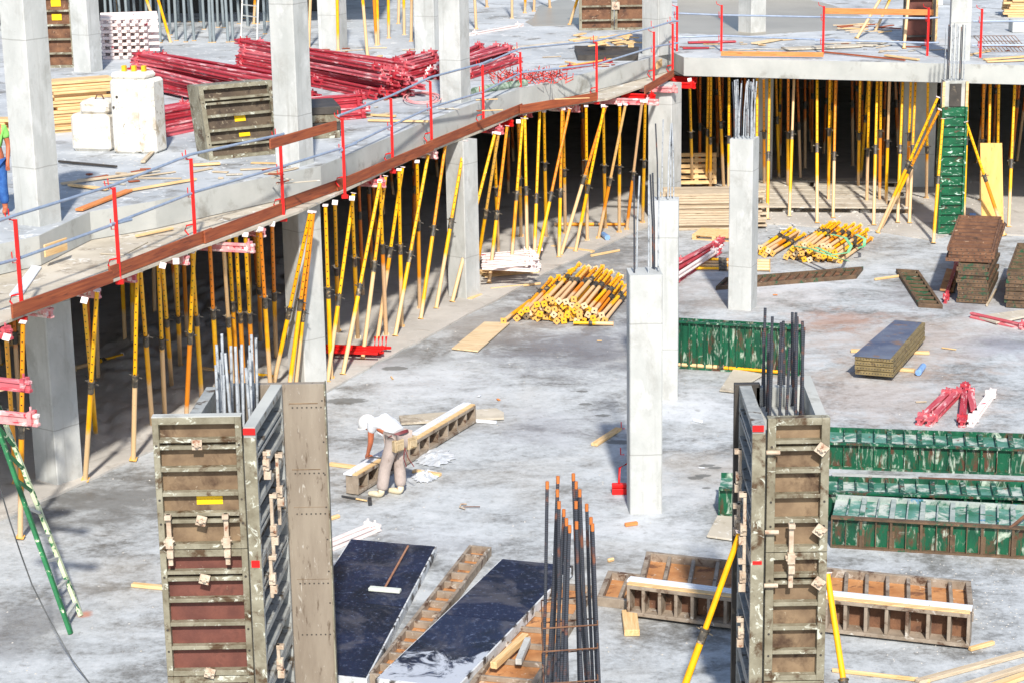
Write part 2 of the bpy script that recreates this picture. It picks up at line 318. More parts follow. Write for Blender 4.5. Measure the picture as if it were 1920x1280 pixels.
def frame(a, b, up=(0, 0, 1), sc=1.):    # matrix with local z along a->b
    a, b = V(a), V(b); z = (b-a).normalized(); u = V(up)
    if abs(z.dot(u)) > .95: u = V((0, 1, 0))
    x = u.cross(z).normalized(); y = z.cross(x)
    return Matrix(((x.x, y.x, z.x*sc, a.x), (x.y, y.y, z.y*sc, a.y), (x.z, y.z, z.z*sc, a.z), (0, 0, 0, 1)))
def frx(a, b, up=(0, 0, 1)):             # matrix with local x along a->b, z near up
    a, b = V(a), V(b); x = (b-a).normalized(); y = V(up).cross(x).normalized(); z = x.cross(y)
    return Matrix(((x.x, y.x, z.x, a.x), (x.y, y.y, z.y, a.y), (x.z, y.z, z.z, a.z), (0, 0, 0, 1)))
CACHE = {}
def stick(name, label, cat, a, b, w, h, mat, group=None, up=(0, 0, 1), bevel=.006):   # a plank or squared timber, centre line a->b
    L = (V(b)-V(a)).length; key = (round(L, 1), w, h, mat)
    if key not in CACHE:
        m = MB(); L2 = max(round(L, 1), .05); m.box(0, L2, -w/2, w/2, -h/2, h/2); o = m.build(name, mat, bevel=bevel if min(w, h) > .015 else 0); CACHE[key] = o
    else:
        o = CACHE[key].copy(); C.objects.link(o); o.name = name
        for k in ('label', 'category', 'group'):
            if k in o: del o[k]
    o.matrix_world = frx(a, b, up)
    return tag(o, label, cat, group)
ORD = ['first', 'second', 'third', 'fourth', 'fifth', 'sixth', 'seventh', 'eighth', 'ninth', 'tenth', 'eleventh', 'twelfth', 'thirteenth', 'fourteenth', 'fifteenth', 'sixteenth', 'seventeenth', 'eighteenth', 'nineteenth', 'twentieth',
       'twenty-first', 'twenty-second', 'twenty-third', 'twenty-fourth', 'twenty-fifth', 'twenty-sixth', 'twenty-seventh', 'twenty-eighth', 'twenty-ninth', 'thirtieth', 'thirty-first', 'thirty-second', 'thirty-third', 'thirty-fourth', 'thirty-fifth',
       'thirty-sixth', 'thirty-seventh', 'thirty-eighth', 'thirty-ninth', 'fortieth', 'forty-first', 'forty-second', 'forty-third', 'forty-fourth', 'forty-fifth', 'forty-sixth', 'forty-seventh', 'forty-eighth', 'forty-ninth', 'fiftieth']
TOP, BOT = 4.0, 3.5
# ------------------------------------------------------------------ setting
m = MB(); m.box(-320, 320, -60, 500, -.4, -.3); struct(m.build('ground', 'dust'))
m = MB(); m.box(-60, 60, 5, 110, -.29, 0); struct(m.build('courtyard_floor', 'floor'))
bnd = [P(*p) for p in [(-250, 1075), (0, 975), (160, 905), (300, 840), (440, 800), (612, 735), (760, 655), (900, 580), (1080, 487), (1270, 402), (1420, 420), (1640, 434), (1745, 452), (1790, 438), (1990, 446)]]
random.seed(3); bb = []
for a, b in zip(bnd, bnd[1:]):
    for k in range(6):
        q = a.lerp(b, k/6); bb.append((q.x+random.uniform(-.04, .04), q.y+random.uniform(-.05, .05)))
poly = bb+[(40, 52), (40, 108), (-58, 108), (-58, 20)]
m = MB(); m.prism(poly, 0.001, .04); struct(m.build('dusty_floor', 'dust'))
# upper floor slab: wing on the left and wing at the back
edge = [P(*p, TOP) for p in [(-260, 520), (-60, 470), (72, 442), (167, 397), (290, 377), (400, 353), (500, 332), (600, 311), (640, 295), (800, 227), (880, 197), (973, 167), (1117, 133), (1203, 113), (1262, 98), (1283, 108), (1600, 115.5), (1925, 123), (2300, 131)]]
ep = [(p.x, p.y) for p in edge]
slab = MB(); slab.prism(ep+[(40, 108), (-50, 108), (-50, 28)], BOT+.02, TOP)
so = tag(slab.build('upper_floor_slab', 'slab'), 'large raw concrete upper floor slab held up by rows of yellow props', 'floor slab')
# pale upstand kerb band along the slab rim gives the fascia its own surface
m = MB()
for a, b in zip(ep[:-1], ep[1:]):
    d = (V(b)-V(a)).normalized(); nrm = V((d.y, -d.x))
    a2 = V(a)+nrm*.012; b2 = V(b)+nrm*.012
    m.prism([tuple(a), tuple(a2), tuple(b2), tuple(b)], BOT+.03, TOP-.004)
fo = m.build('fascia', 'fascia', so)
lip = [P(*p, BOT) for p in [(-250, 705), (0, 608), (155, 547), (240, 516), (365, 468), (490, 424), (560, 398), (640, 361), (767, 300), (840, 270), (903, 246), (973, 214), (1073, 196), (1140, 186), (1203, 164), (1262, 140)]]
lp = [(p.x, p.y) for p in lip]
m = MB(); inner = [(e[0]-.25, e[1]+.25) for e in ep[:15]]
m.prism(lp+list(reversed(inner)), BOT-.03, BOT+.015); dk = tag(m.build('formwork_deck', 'plydirty'), 'plywood formwork deck edge projecting below the left concrete slab rim', 'deck')
m = MB(); back = [(lp[-1][0], lp[-1][1]+.2), (4.6, 53.5), (30, 50.4), (39, 107), (-49, 107), (-49, 30)]
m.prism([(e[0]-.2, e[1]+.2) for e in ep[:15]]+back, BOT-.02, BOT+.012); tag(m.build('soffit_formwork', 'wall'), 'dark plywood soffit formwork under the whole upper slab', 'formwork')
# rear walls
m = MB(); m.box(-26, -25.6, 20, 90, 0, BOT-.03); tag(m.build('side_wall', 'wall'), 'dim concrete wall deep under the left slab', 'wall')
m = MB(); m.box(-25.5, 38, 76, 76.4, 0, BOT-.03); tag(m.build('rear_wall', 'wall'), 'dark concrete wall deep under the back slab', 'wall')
# the storey above, out of frame on top, which keeps the back of the upper floor in shade
m = MB(); m.box(-30, -3.6, 60, 90, 7.6, 8.0); tag(m.build('roof_slab', 'slab'), 'concrete slab of the next storey above the rear left floor', 'floor slab')
m = MB(); m.box(-30, -5.2, 67, 67.4, TOP, 7.6); tag(m.build('back_wall', 'wall'), 'dark wall behind the grey props at the rear left upper floor', 'wall')
# ------------------------------------------------------------------ columns
def column(px, z0, z1, rot, label, w=.5, d=.5, bars=None, barh=1.6, group=None, mat='concrete', shift=(0, 0), leanbars=False):
    p = P(px[0], px[1], z0)+V((shift[0], shift[1], 0)); r = math.radians(rot)
    ex, ey = V((math.cos(r), math.sin(r), 0)), V((-math.sin(r), math.cos(r), 0))
    m = MB(p, ex, ey); c = .015
    m.prism([(-w/2+c, -d/2), (w/2-c, -d/2), (w/2, -d/2+c), (w/2, d/2-c), (w/2-c, d/2), (-w/2+c, d/2), (-w/2, d/2-c), (-w/2, -d/2+c)], 0, z1-z0)
    o = tag(m.build('concrete_column', mat, loc=p), label, 'column', group)
    if bars:
        for k, (bx, by, bh, dk_) in enumerate(bars):
            q = MB(p, ex, ey); lx = random.uniform(-.05, .05); ly = random.uniform(-.04, .04)
            q.tube([(bx, by, z1-z0-.02), (bx+lx*.2, by+ly*.3, z1-z0+bh*.5), (bx+lx, by+ly, z1-z0+bh)], .014, 6)
            q.build('rebar', 'rebar' if dk_ else 'whitebar', o)
    return o
random.seed(11)
def ring(n, s, h, dv=.2, dark=.3):
    out = []
    for k in range(n):
        t_ = k/n*4; sd = int(t_); f = (t_-sd)*2-1
        x, y = [(f, -1), (1, f), (-f, 1), (-1, -f)][sd]
        out.append((x*s, y*s, h*random.uniform(1-dv, 1), random.random() < dark))
    return out
SX = {}
column((1209, 957), 0, 3.7, 2, 'tall white concrete column stub standing in the centre of the courtyard floor', .49, .5, [(-.16, -.1, 1.45, True), (-.1, .15, 1.4, False), (.05, -.12, 1.38, False), (.16, .1, 1.45, True), (.2, -.05, 1.4, False), (.14, .16, 1.42, True)], shift=(0, .1))
column((1248, 746), 0, 3.62, -6, 'slim white column directly behind the central courtyard column', .5, .42, [(-.12, -.1, 1.35, True), (-.05, .1, 1.4, False), (.06, -.1, 1.35, False), (.1, .12, 1.3, False), (.16, .0, 1.35, False)], shift=(-.02, .1))
column((1392, 577), 0, 3.62, -22, 'white column stub with pale starter bars in front of the rear props', .5, .5, ring(14, .17, 1.2, .05, .1))
column((108, 905), 0, BOT-.04, -37, 'concrete column under the left slab, left face in shade, nearest the ladder', .54, .54, shift=(0, .15))
column((578, 722), 0, BOT-.04, -50, 'concrete column under the slab behind the left column formwork', .54, .5)
column((866, 563), 0, BOT-.04, -37, 'concrete column under the slab beside the bundle of props', .5, .5, shift=(.05, .3))
column((1246, 408), 0, BOT-.04, -30, 'concrete corner column under the slab with slots down its face', .66, .6)
for (px, rot, lab, w, zt) in [((73, 418), -32, 'massive concrete column at the upper left edge of the deck', .52, 8), ((553, 308), -27, 'concrete column on the upper deck behind the leaning grey panel', .52, 8),
        ((854, 190), -24, 'concrete column on the upper deck beside the coiled pink hose', .52, 8), ((1232, 102), -44, 'concrete column at the inside corner of the upper deck', .56, 8),
        ((1410, 60), -55, 'concrete column standing in the flooded area of the back deck', .56, 8), ((1798, 112), -8, 'pale column on the back deck behind the starter bars', .5, 8),
        ((166, 134), -26, 'concrete column on the upper deck behind the timber stack', .52, 7.6), ((625, 92), -20, 'far concrete column left of the yellow props on the upper deck', .6, 8), ((806, 95), -26, 'pale column just behind the mid deck column', .6, 8)]:
    column(px, TOP, zt, rot, lab, w, w)
# columns deep under the slabs
for k, (px, lab) in enumerate([((1428, 348), 'dark column under the back slab left of centre'), ((1716, 350), 'dark wide column under the back slab behind the leaning shores')]):
    column(px, 0, BOT-.04, 0, lab, .9 if k else .5, .6)
# ------------------------------------------------------------------ props
def prop_proto(col_z, L, outer='py', inner='pi', far=False, pm_=None):
    r = root('steel_prop', (0, 0, 0), 'x', 'prop'); ks = []
    n = 8 if not far else 6
    m = MB(); m.tube([(0, 0, .01), (0, 0, col_z)], .042, n); ks.append(m.build('outer_tube', outer, r))
    m = MB(); m.tube([(0, 0, col_z), (0, 0, L-.01)], .034, n); ks.append(m.build('inner_tube', inner, r))
    m = MB(); m.tube([(0, 0, col_z-.17), (0, 0, col_z+.03)], .049, n); m.tube([(-.1, .03, col_z+.02), (.11, .03, col_z-.03)], .011, 5); m.tube([(0, 0, col_z+.03), (0, 0, col_z+.05)], .062, n)
    ks.append(m.build('collar', 'collar', r))
    m = MB(); m.box(-.06, .06, -.06, .06, 0, .01); m.tube([(0, 0, -.002), (0, 0, .004)], .018, 8, 1); ks.append(m.build('base_plate', [random.choice(('plate', 'platew', 'platey')) if pm_ is None else pm_, 'dark'], r))
    m = MB(); m.box(-.05, .05, -.05, .05, L-.01, L); ks.append(m.build('head_plate', 'pinkwhite' if pm_ is None else pm_, r))
    KIDS[r.name] = ks; return [r, L, False]
PR = [prop_proto(z, 3.45) for z in (1.55, 1.8, 2.05)]
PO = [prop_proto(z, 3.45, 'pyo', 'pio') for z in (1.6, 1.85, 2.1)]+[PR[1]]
M['pplain'] = prop_mat('bright brace tube', None, (246, 166, 0), (250, 180, 0)); PB = prop_proto(1.95, 3.45, 'pplain', 'pplain')
PG = prop_proto(1.9, 3.4, 'propgrey', 'propgrey')
SP = [prop_proto(1.35, 2.25, pm_=q) for q in ('plate', 'platew', 'platey', 'plate')]             # closed props, for the bundles
def put_prop(pr, a, b, label, group, roll=0):
    a, b = V(a), V(b); sc = (b-a).length/pr[1]; mw = frame(a, b, (0, 1, 0) if abs((b-a).normalized().z) > .5 else (0, 0, 1), sc) @ Matrix.Rotation(roll, 4, 'Z')
    if not pr[2]:
        pr[2] = True; r = pr[0]; r.matrix_world = mw; r['label'] = label; r['group'] = group; return r
    return copy_tree(pr[0], mw, label, group)
LEFT = [(43, 603, 38, 1006, 1), (12, 632, 30, 905, 1), (182, 543, 160, 898, 1), (158, 563, 180, 817, 0), (257, 507, 250, 860, 0), (263, 505, 286, 800, 2), (297, 492, 309, 780, 1), (305, 498, 322, 724, 2), (330, 490, 338, 687, 1),
        (364, 467, 349, 790, 1), (360, 470, 379, 759, 2), (393, 456, 409, 750, 2), (418, 448, 438, 745, 1), (429, 440, 446, 740, 2), (442, 440, 459, 738, 1), (460, 440, 476, 740, 1), (483, 430, 489, 640, 1), (488, 430, 508, 740, 2), (510, 420, 518, 675, 1),
        (582, 397, 512, 726, 0), (586, 397, 540, 745, 1), (588, 397, 553, 735, 0), (610, 385, 621, 708, 1), (663, 362, 614, 714, 0), (713, 340, 643, 701, 0), (628, 380, 634, 622, 1), (660, 372, 671, 634, 2), (723, 330, 680, 672, 1), (712, 340, 724, 628, 2),
        (755, 313, 708, 633, 1), (748, 318, 753, 612, 1), (803, 290, 741, 630, 0), (782, 303, 787, 578, 2), (835, 273, 789, 598, 1), (872, 264, 818, 578, 1), (928, 251, 848, 566, 0), (935, 250, 893, 510, 0), (927, 250, 935, 498, 2), (951, 236, 917, 531, 0), (980, 222, 957, 516, 1),
        (972, 228, 977, 444, 1), (984, 216, 989, 503, 1), (1012, 208, 1001, 500, 0), (1020, 208, 1024, 444, 2), (1068, 204, 1005, 497, 0), (1054, 204, 1048, 482, 0), (1056, 204, 1060, 438, 1), (1136, 199, 1052, 478, 1), (1133, 200, 1079, 471, 0), (1099, 199, 1101, 451, 2), (1131, 199, 1135, 428, 1),
        (1173, 196, 1122, 447, 0), (1162, 196, 1161, 436, 1), (1204, 190, 1175, 431, 0), (1210, 190, 1205, 418, 1)]
RIGHT = [(1293, 150, 1298, 348), (1328, 141, 1325, 348), (1333, 141, 1332, 350), (1348, 141, 1357, 352), (1367, 140, 1366, 384), (1420, 143, 1418, 400), (1443, 142, 1439, 412), (1432, 146, 1433, 354), (1478, 143, 1477, 358), (1489, 143, 1480, 406), (1532, 144, 1532, 419), (1556, 144, 1553, 386), (1567, 144, 1562, 409),
         (1613, 146, 1609, 359), (1630, 148, 1625, 388), (1645, 146, 1638, 423), (1652, 148, 1649, 386), (1668, 148, 1661, 389), (1693, 148, 1683, 418), (1717, 148, 1705, 419), (1708, 150, 1700, 400), (1740, 152, 1737, 372), (1815, 153, 1807, 416), (1811, 153, 1803, 395), (1857, 153, 1851, 430), (1845, 154, 1839, 376), (1903, 154, 1891, 426), (1873, 154, 1869, 390)]
random.seed(5)
LEFTs = sorted(LEFT, key=lambda q: q[2])
rot_lab = 'yellow steel prop'
for i, (a, b, c_, d_, k) in enumerate(LEFTs):
    ft = P(c_, d_, .04); tp = P(a, b, BOT-.035)
    lean = tp.x-ft.x
    how = 'leaning right' if lean > .35 else ('slightly tilted' if abs(lean) > .1 else 'upright')
    put_prop(PR[k], ft, tp, '%s yellow prop, foot %s from the left along the left slab edge' % (how, ORD[i] if i < 50 else 'sixth last fifth last fourth last third last second last last'.split()[0] if False else (ORD+['fifty-first', 'fifty-second', 'fifty-third', 'fifty-fourth', 'fifty-fifth', 'fifty-sixth', 'fifty-seventh', 'fifty-eighth'])[i]), 'yellow props along the left slab edge')
for i, (a, b, c_, d_) in enumerate(sorted(RIGHT, key=lambda q: q[2])):
    put_prop(PR[random.choice((0, 1, 1, 2))], P(c_, d_, .04), P(a, b, BOT-.035), 'yellow prop under the back slab rim, %s foot from the left' % ORD[i], 'yellow props along the back slab rim')
def inside_left(x, y):                   # behind the wing edge?
    for (x0, y0), (x1, y1) in zip(ep[:14], ep[1:15]):
        if y0 <= y <= y1:
            return x < x0+(x1-x0)*(y-y0)/(y1-y0)-1.6
    return False
DEEP = []; cnt = 0; tries = 0
while cnt < 105 and tries < 4000:         # rows deeper under the left slab
    tries += 1; y = random.uniform(35, 62); x = random.uniform(-13, 3)
    x = round(x/1.1)*1.1+random.uniform(-.15, .15); y = round(y/1.3)*1.3+random.uniform(-.2, .2)
    if not inside_left(x, y) and y < 55: continue
    if y >= 55 and x > 3: continue
    t_ = V((x+random.gauss(0, .12), y+random.gauss(0, .08), BOT-.035))
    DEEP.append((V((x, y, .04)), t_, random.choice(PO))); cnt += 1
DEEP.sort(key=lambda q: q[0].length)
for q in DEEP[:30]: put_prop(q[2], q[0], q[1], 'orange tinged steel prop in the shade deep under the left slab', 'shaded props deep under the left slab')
REST = [q[:2] for q in DEEP[30:]]
for j, y in enumerate((57.2, 59.4, 61.6, 64.2, 67)):
    n = 15
    for i in range(n):
        x = 4.6+i*.72+random.uniform(-.25, .25)+(j % 2)*.35
        if y > 62 and i % 2: continue
        q1, q2 = V((x, y+random.uniform(-.4, .4), .04)), V((x+random.gauss(0, .13), y+random.uniform(-.4, .4), BOT-.035))
        if j > 1: REST.append((q1, q2)); continue
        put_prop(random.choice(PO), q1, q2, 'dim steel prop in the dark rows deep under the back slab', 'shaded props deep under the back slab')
m = MB()
for q1, q2 in REST:
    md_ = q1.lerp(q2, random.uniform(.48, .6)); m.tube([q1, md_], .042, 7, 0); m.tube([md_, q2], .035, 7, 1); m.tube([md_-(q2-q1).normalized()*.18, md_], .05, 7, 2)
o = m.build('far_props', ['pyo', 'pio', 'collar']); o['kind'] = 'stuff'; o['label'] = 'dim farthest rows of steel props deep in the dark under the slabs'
# raking shores at the green column form
for (a, b, za, c_, d_, lab) in [((1759), 182, 3.0, 1646, 436, 'long raking yellow shore, upper of the pair left of the green column form'), (1762, 205, 2.8, 1651, 430, 'long raking yellow shore, lower of the pair left of the green column form'),
                                (1768, 223, 2.55, 1750, 456, 'pale raking shore in front of the green column form'), (1811, 228, 2.5, 1883, 441, 'yellow raking shore right of the green column form')]:
    g_ = P(c_, d_, .02); y_ = P(1783, 440).y-.15
    put_prop(PR[1], g_, PY(a, b, y_), lab, 'raking shores')
# ------------------------------------------------------------------ beams (painted form girders)
def girder(a, b, label, mat, group, cat='beam', h=.17, w=.08, hooks=True, up=(0, 0, 1)):
    L = round((V(b)-V(a)).length, 1); key = ('g', L, h, w, mat)
    if key not in CACHE:
        r = root('form_girder', (0, 0, 0), 'x', cat)
        m = MB(); m.box(0, L, -w/2, w/2, h*.72, h); m.box(0, L, -w/2, w/2, 0, h*.26); ks = [m.build('flange', mat, r, bevel=.005)]
        m = MB(); m.box(.005, L-.005, -w*.22, w*.22, h*.26, h*.72); ks.append(m.build('web', mat, r))
        if hooks:
            for e in ([L-.12] if L < 1.6 else [.25, L-.3]): m = MB(); m.box(e, e+.06, -w/2-.03, w/2+.03, h*.2, h+.035); m.box(e+.01, e+.03, -.012, .012, h+.03, h+.09); ks.append(m.build('clamp', mat, r))
        KIDS[r.name] = ks; CACHE[key] = r; r.matrix_world = frx(a, b, up)
    else: r = copy_tree(CACHE[key], frx(a, b, up))
    r['label'] = label; r['group'] = group; return r
G_ = 'girders under the slab edge'
for (a, b, c_, d_, mt, lab) in [(355, 461, 470, 468, 'pinkwhite', 'long pale pink girder end jutting from the left slab edge'), (290, 483, 340, 490, 'pinkwhite', 'short white and pink girder end left of the long pale one'), (120, 545, 176, 553, 'pinkwhite', 'pink girder end above the third prop on the left'), (205, 519, 242, 523, 'pink', 'pink girder end poking out below the second red post'),
        (430, 430, 483, 438, 'pinkwhite', 'pale girder end right of the third red post'), (40, 582, 90, 590, 'pinkwhite', 'pink girder end above the shaded left column'), (-40, 622, 13, 630, 'pink', 'red girder end at the left picture edge under the deck'), (-50, 716, 46, 728, 'pink', 'red pink girder end below the small side platform'), (-60, 779, 64, 792, 'pinkwhite', 'lowest pink girder end above the green ladder'),
        (665, 341, 714, 346, 'pinkwhite', 'pale pink girder end below the fifth red post'), (775, 288, 811, 292, 'pinkwhite', 'pink girder end below the seventh red post'), (822, 268, 842, 271, 'pinkwhite', 'small pink girder end left of the ninth post'), (897, 241, 937, 246, 'pink', 'reddish girder end below the eighth red post'), (925, 229, 952, 231, 'red', 'small bright red girder end over the shaded props'),
        (965, 211, 988, 214, 'pink', 'small pink girder end at the ninth red post'), (1030, 201, 1075, 204, 'pinkwhite', 'pink girder end right of the ninth red post'), (1085, 187, 1222, 191, 'pinkwhite', 'long white girder end below the tenth red post'), (1165, 179, 1216, 182, 'red', 'crimson girder end above the long white one near the corner'), (1200, 165, 1262, 168, 'pinkwhite', 'white girder end by the inside corner column'), (1235, 157, 1293, 160, 'red', 'crimson girder end at the inside corner of the slabs'), (1262, 146, 1296, 149, 'red', 'topmost crimson girder end at the inside corner')]:
    girder(P(a, b+7, BOT-.22), P(c_+10, d_+7, BOT-.22), lab, 'pinkmix' if mt == 'pinkwhite' else mt, G_, h=.15)
# small side platform at the left edge
q = [P(-60, 740, 3.05), P(38, 718, 3.05), P(38, 712, 3.05), P(-60, 712, 3.05)]
m = MB(); m.prism([(p.x, p.y) for p in q], 3.0, 3.06); tag(m.build('side_platform', 'ply', loc=q[0]), 'small plywood platform piece at the left edge below the deck', 'platform')
# ------------------------------------------------------------------ guard rail
POSTS = [(43, 600, 412), (225, 530, 352), (367, 463, 298), (532, 413, 258), (647, 370, 222), (737, 323, 185), (810, 283, 153), (907, 247, 122), (977, 210, 98), (1119, 194, 80), (1226, 160, 60), (1261, 150, 45), (1269, 138, 12), (1352, 138, 10), (1542, 145, 12), (1737, 148, 15), (1836, 152, 17)]
tops = []
def post(p, hh, label):
    r = root('guard_post', p, label, 'guard post', 'red guard posts along the slab edge')
    m = MB(p); m.box(-.027, .027, -.025, .025, 0, hh); m.build('upright', 'red', r, bevel=.005)
    m = MB(p); m.tube([(-.03, -.02, .38), (-.13, -.02, .36), (-.16, -.02, .28), (-.1, -.02, .2)], .014, 6); m.box(-.06, .06, -.05, .05, -.02, .04); m.build('foot_clamp', 'red', r)
    for z in (.9, 1.52):
        m = MB(p); m.tube([(.0, -.035, z-.06), (-.07, -.05, z-.06), (-.075, -.05, z+.1)], .009, 5)
        if z > 1: m.tube([(-.02, 0, hh-.02), (-.13, 0, hh+.03), (-.14, 0, hh+.1)], .009, 5)
        m.build('rail_hook', 'red', r)
    return r
for i, (x, yb, yt) in enumerate(POSTS):
    p = P(x, yb, BOT-.08); zt = zat(p, yt); hh = zt-p.z
    tops.append((p, zt)); post(p, hh, 'red guard post, %s from the left along the slab edge' % ORD[i])
def rail(idx, z, label, ext=(.4, .4), r=.024, dz=0):
    pts = [V((tops[i][0].x, tops[i][0].y+.055, z)) for i in idx]
    a = (pts[0]-pts[1]).normalized()*ext[0]; b = (pts[-1]-pts[-2]).normalized()*ext[1]
    pts = [pts[0]+a]+pts+[pts[-1]+b]; pts = [p+V((0, 0, random.uniform(-.03, .03))) for p in pts]
    m = MB(); m.tube(pts, r, 8); tag(m.build('guard_rail', 'rail', loc=pts[0]), label, 'guard rail', 'blue grey guard rails')
ru, rl = 4.93, 4.33
rail([0, 1, 2, 3], ru, 'upper blue grey rail from the left edge to the brown rail board', (2, .1)); rail([0, 1], rl, 'lower blue grey rail at the far left posts', (1.2, .4)); rail([1, 2, 3, 4], rl+.01, 'lower blue grey rail in front of the left deck column', (.2, .5))
rail([4, 5, 6, 7], ru, 'upper blue grey rail in the middle of the left wing', (.2, .5)); rail([4, 5, 6, 7, 8], rl-.02, 'lower blue grey rail in the middle of the left wing', (.2, .5)); rail([7, 8, 9, 10, 11], ru-.03, 'upper blue grey rail running to the inside corner', (.2, .3)); rail([8, 9, 10, 11], rl+.02, 'lower blue grey rail running to the inside corner', (.2, .3))
rail([12, 13, 14, 15], ru+.03, 'upper blue grey rail on the back slab edge', (.1, .3)); rail([12, 13, 14], rl+.05, 'lower blue grey rail on the left of the back slab edge', (.1, .3)); rail([14, 15], rl+.02, 'lower blue grey rail under the orange rail board', (.2, .3)); rail([16, 16, 16][:1]+[16], rl, 'x') if False else None
for z, w_ in ((ru-.02, 'upper'), (rl-.02, 'lower')):
    a = V((tops[16][0].x-.2, tops[16][0].y+.05, z)); m = MB(); m.tube([a, a+V((2.6, -.35, .0))], .024, 8); tag(m.build('guard_rail', 'rail', loc=a), w_+' rail right of the last red post', 'guard rail', 'blue grey guard rails')
def board(px1, px2, z1, h, mat, label, name='toe_board', off=(0, 0), w=.035, cat='board'):
    a = P(px1[0], px1[1], z1)+V(off+(0,)); b = P(px2[0], px2[1], z1)+V(off+(0,)); return stick(name, label, cat, a, b, w, h, mat)
zc = BOT+.125
for i, (a, b) in enumerate([((22, 585), (214, 517)), ((203, 512), (395, 438)), ((383, 446), (535, 389)), ((523, 386), (648, 341)), ((632, 349), (812, 274)), ((720, 314), (812, 272)), ((800, 276), (980, 202)), ((895, 240), (978, 206)), ((975, 206), (1120, 181)), ((1207, 169), (1262, 137))]):
    if i in (5, 7): continue
    board(a, b, zc, .2, 'toe', 'red brown toe board along the left slab rim, %s from the left' % ORD[[0, 1, 2, 3, 4, 4, 5, 5, 6, 7][i]], off=(.02*(i % 2), -.03*(i % 2)))
board((506, 271), (632, 235), 4.95, .17, 'toe', 'brown board used as a rail between the fourth and fifth red posts', 'rail_board')
board((1352, 101), (1545, 103), 4.1, .12, 'orangewood', 'orange brown toe board on the back slab between two red posts', 'toe_board')
board((1547, 21), (1748, 24), 5.0, .15, 'orangewood', 'orange board used as upper rail on the back slab', 'rail_board')
# patches on the fascia
for (a, b, lab) in [((80, 470), (124, 455), 'plywood scrap nailed to the fascia at the far left'), ((560, 333), (588, 325), 'small brown plywood patch on the fascia below the deck column'), ((857, 217), (887, 207), 'small timber scrap on the fascia in the middle of the left wing'), ((1228, 123), (1243, 114), 'timber scrap on the fascia near the inside corner')]:
    p1 = P(a[0], a[1], 3.8); p2 = P(b[0], b[1], 3.8); stick('timber_patch', lab, 'board', p1+V((.04, -.06, 0)), p2+V((.04, -.06, 0)), .03, .2, 'timber')
# ------------------------------------------------------------------ column formwork
def form_face(m, k, x0, x1, z0, z1, T=.12, doubles=(), rib=.285, sk=None, fw=.07, rt=.045):   # m frame mesh, k skin mesh, local x across, -y outward
    m.box(x0, x0+fw, 0, T, z0, z1); m.box(x1-fw, x1, 0, T, z0, z1); m.box(x0+fw, x1-fw, .0, T, z1-.08, z1); m.box(x0+fw, x1-fw, 0, T, z0, z0+.06)
    z = z1-.34; j = 0
    while z > z0+.12:
        if j in doubles: m.box(x0+fw, x1-fw, .004, T-.02, z+.05, z+.09); m.box(x0+fw, x1-fw, .004, T-.02, z-.03, z+.01)
        else: m.box(x0+fw, x1-fw, .004, T-.02, z, z+rt)
        z -= rib; j += 1
    k.box(x0+fw-.01, x1-fw+.01, T-.02, T-.004, z0+.02, z1-.02)
    for zz in (z1-.32, z1-.95, z0+.3):
        for xx in (x0+fw/2, x1-fw/2): m.tube([(xx, -.003, zz), (xx, .01, zz)], .014, 8, 1)
def tieplate(par, o, ex, ey, x, z, s=.1, rot=45, name='tie_plate'):
    m = MB(V(o)+V(ex)*x+V((0, 0, z)), ex, ey); a = math.radians(rot); c1, s1 = math.cos(a)*s*.72, math.sin(a)*s*.72
    m.add([(c1, -.05, s1), (-s1, -.05, c1), (-c1, -.05, -s1), (s1, -.05, -c1), (c1, -.035, s1), (-s1, -.035, c1), (-c1, -.035, -s1), (s1, -.035, -c1)], [(0, 1, 2, 3), (7, 6, 5, 4), (0, 4, 5, 1), (1, 5, 6, 2), (2, 6, 7, 3), (3, 7, 4, 0)])
    m.tube([(0, .04, 0), (0, -.1, 0)], .014, 8); m.tube([(0, -.05, 0), (0, -.085, 0)], .028, 6); m.tube([(-.05, -.07, .012), (.05, -.07, -.008)], .012, 6)
    return m.build(name, 'tie', par)
def clamp(par, o, ex, ey, x, z, h=.36, flip=1):
    m = MB(V(o)+V(ex)*x+V((0, 0, z)), V(ex)*1.3, V(ey)*1.2)
    m.box(-.02, .02, -.05, -.02, -h/2, h/2); m.box(-.032, .032, -.075, -.015, -.09, .03); m.box(-.028, .028, -.09, -.02, h/2-.05, h/2); m.box(-.024, .03, -.085, -.02, -.2, -.11)
    m.box(-.05, -.02, -.06, -.02, -.03, .0); m.tube([(-.04, -.06, -.05), (.045, -.06, .0)], .014, 6)
    return m.build('clamp', 'tie', par, bevel=.004)
def side_fittings(par, o, ex, ey, L, items):
    for (y, z, h) in items: clamp(par, o, ex, ey, y, z, h)
# --- left form
zt, zb = 4.0, 0.0
A0 = P(285, 781, zt); A1 = P(452, 783, zt); B0 = P(456, 803, zt); B1 = P(505, 727, zt); D1 = P(607, 720, zt); D0 = P(420, 722, zt); Ya = (A0.y+A1.y)/2
r = root('column_formwork', V(((A0.x+A1.x)/2, Ya+.8, 0)), 'left olive steel column formwork with yellow sticker and oxblood lower infills', 'formwork')
ex, ey = V((1, 0, 0)), V((0, 1, 0)); o = V((A0.x, Ya, 0)); W = A1.x-A0.x-.01
m = MB(o, ex, ey); k = MB(o, ex, ey); k2 = MB(o, ex, ey)
form_face(m, k, 0, W, 2.47, zt, doubles=(0, 3)); 
fr = m.build('upper_front_panel', ['frame', 'dark'], r, bevel=.004); k.build('infill', 'skin', fr)
m = MB(o, ex, ey); form_face(m, k2, 0, W, .95, 2.46, doubles=(0, 4)); fr = m.build('lower_front_panel', ['frame', 'dark'], r, bevel=.004); k2.build('infill', 'skinred', fr)
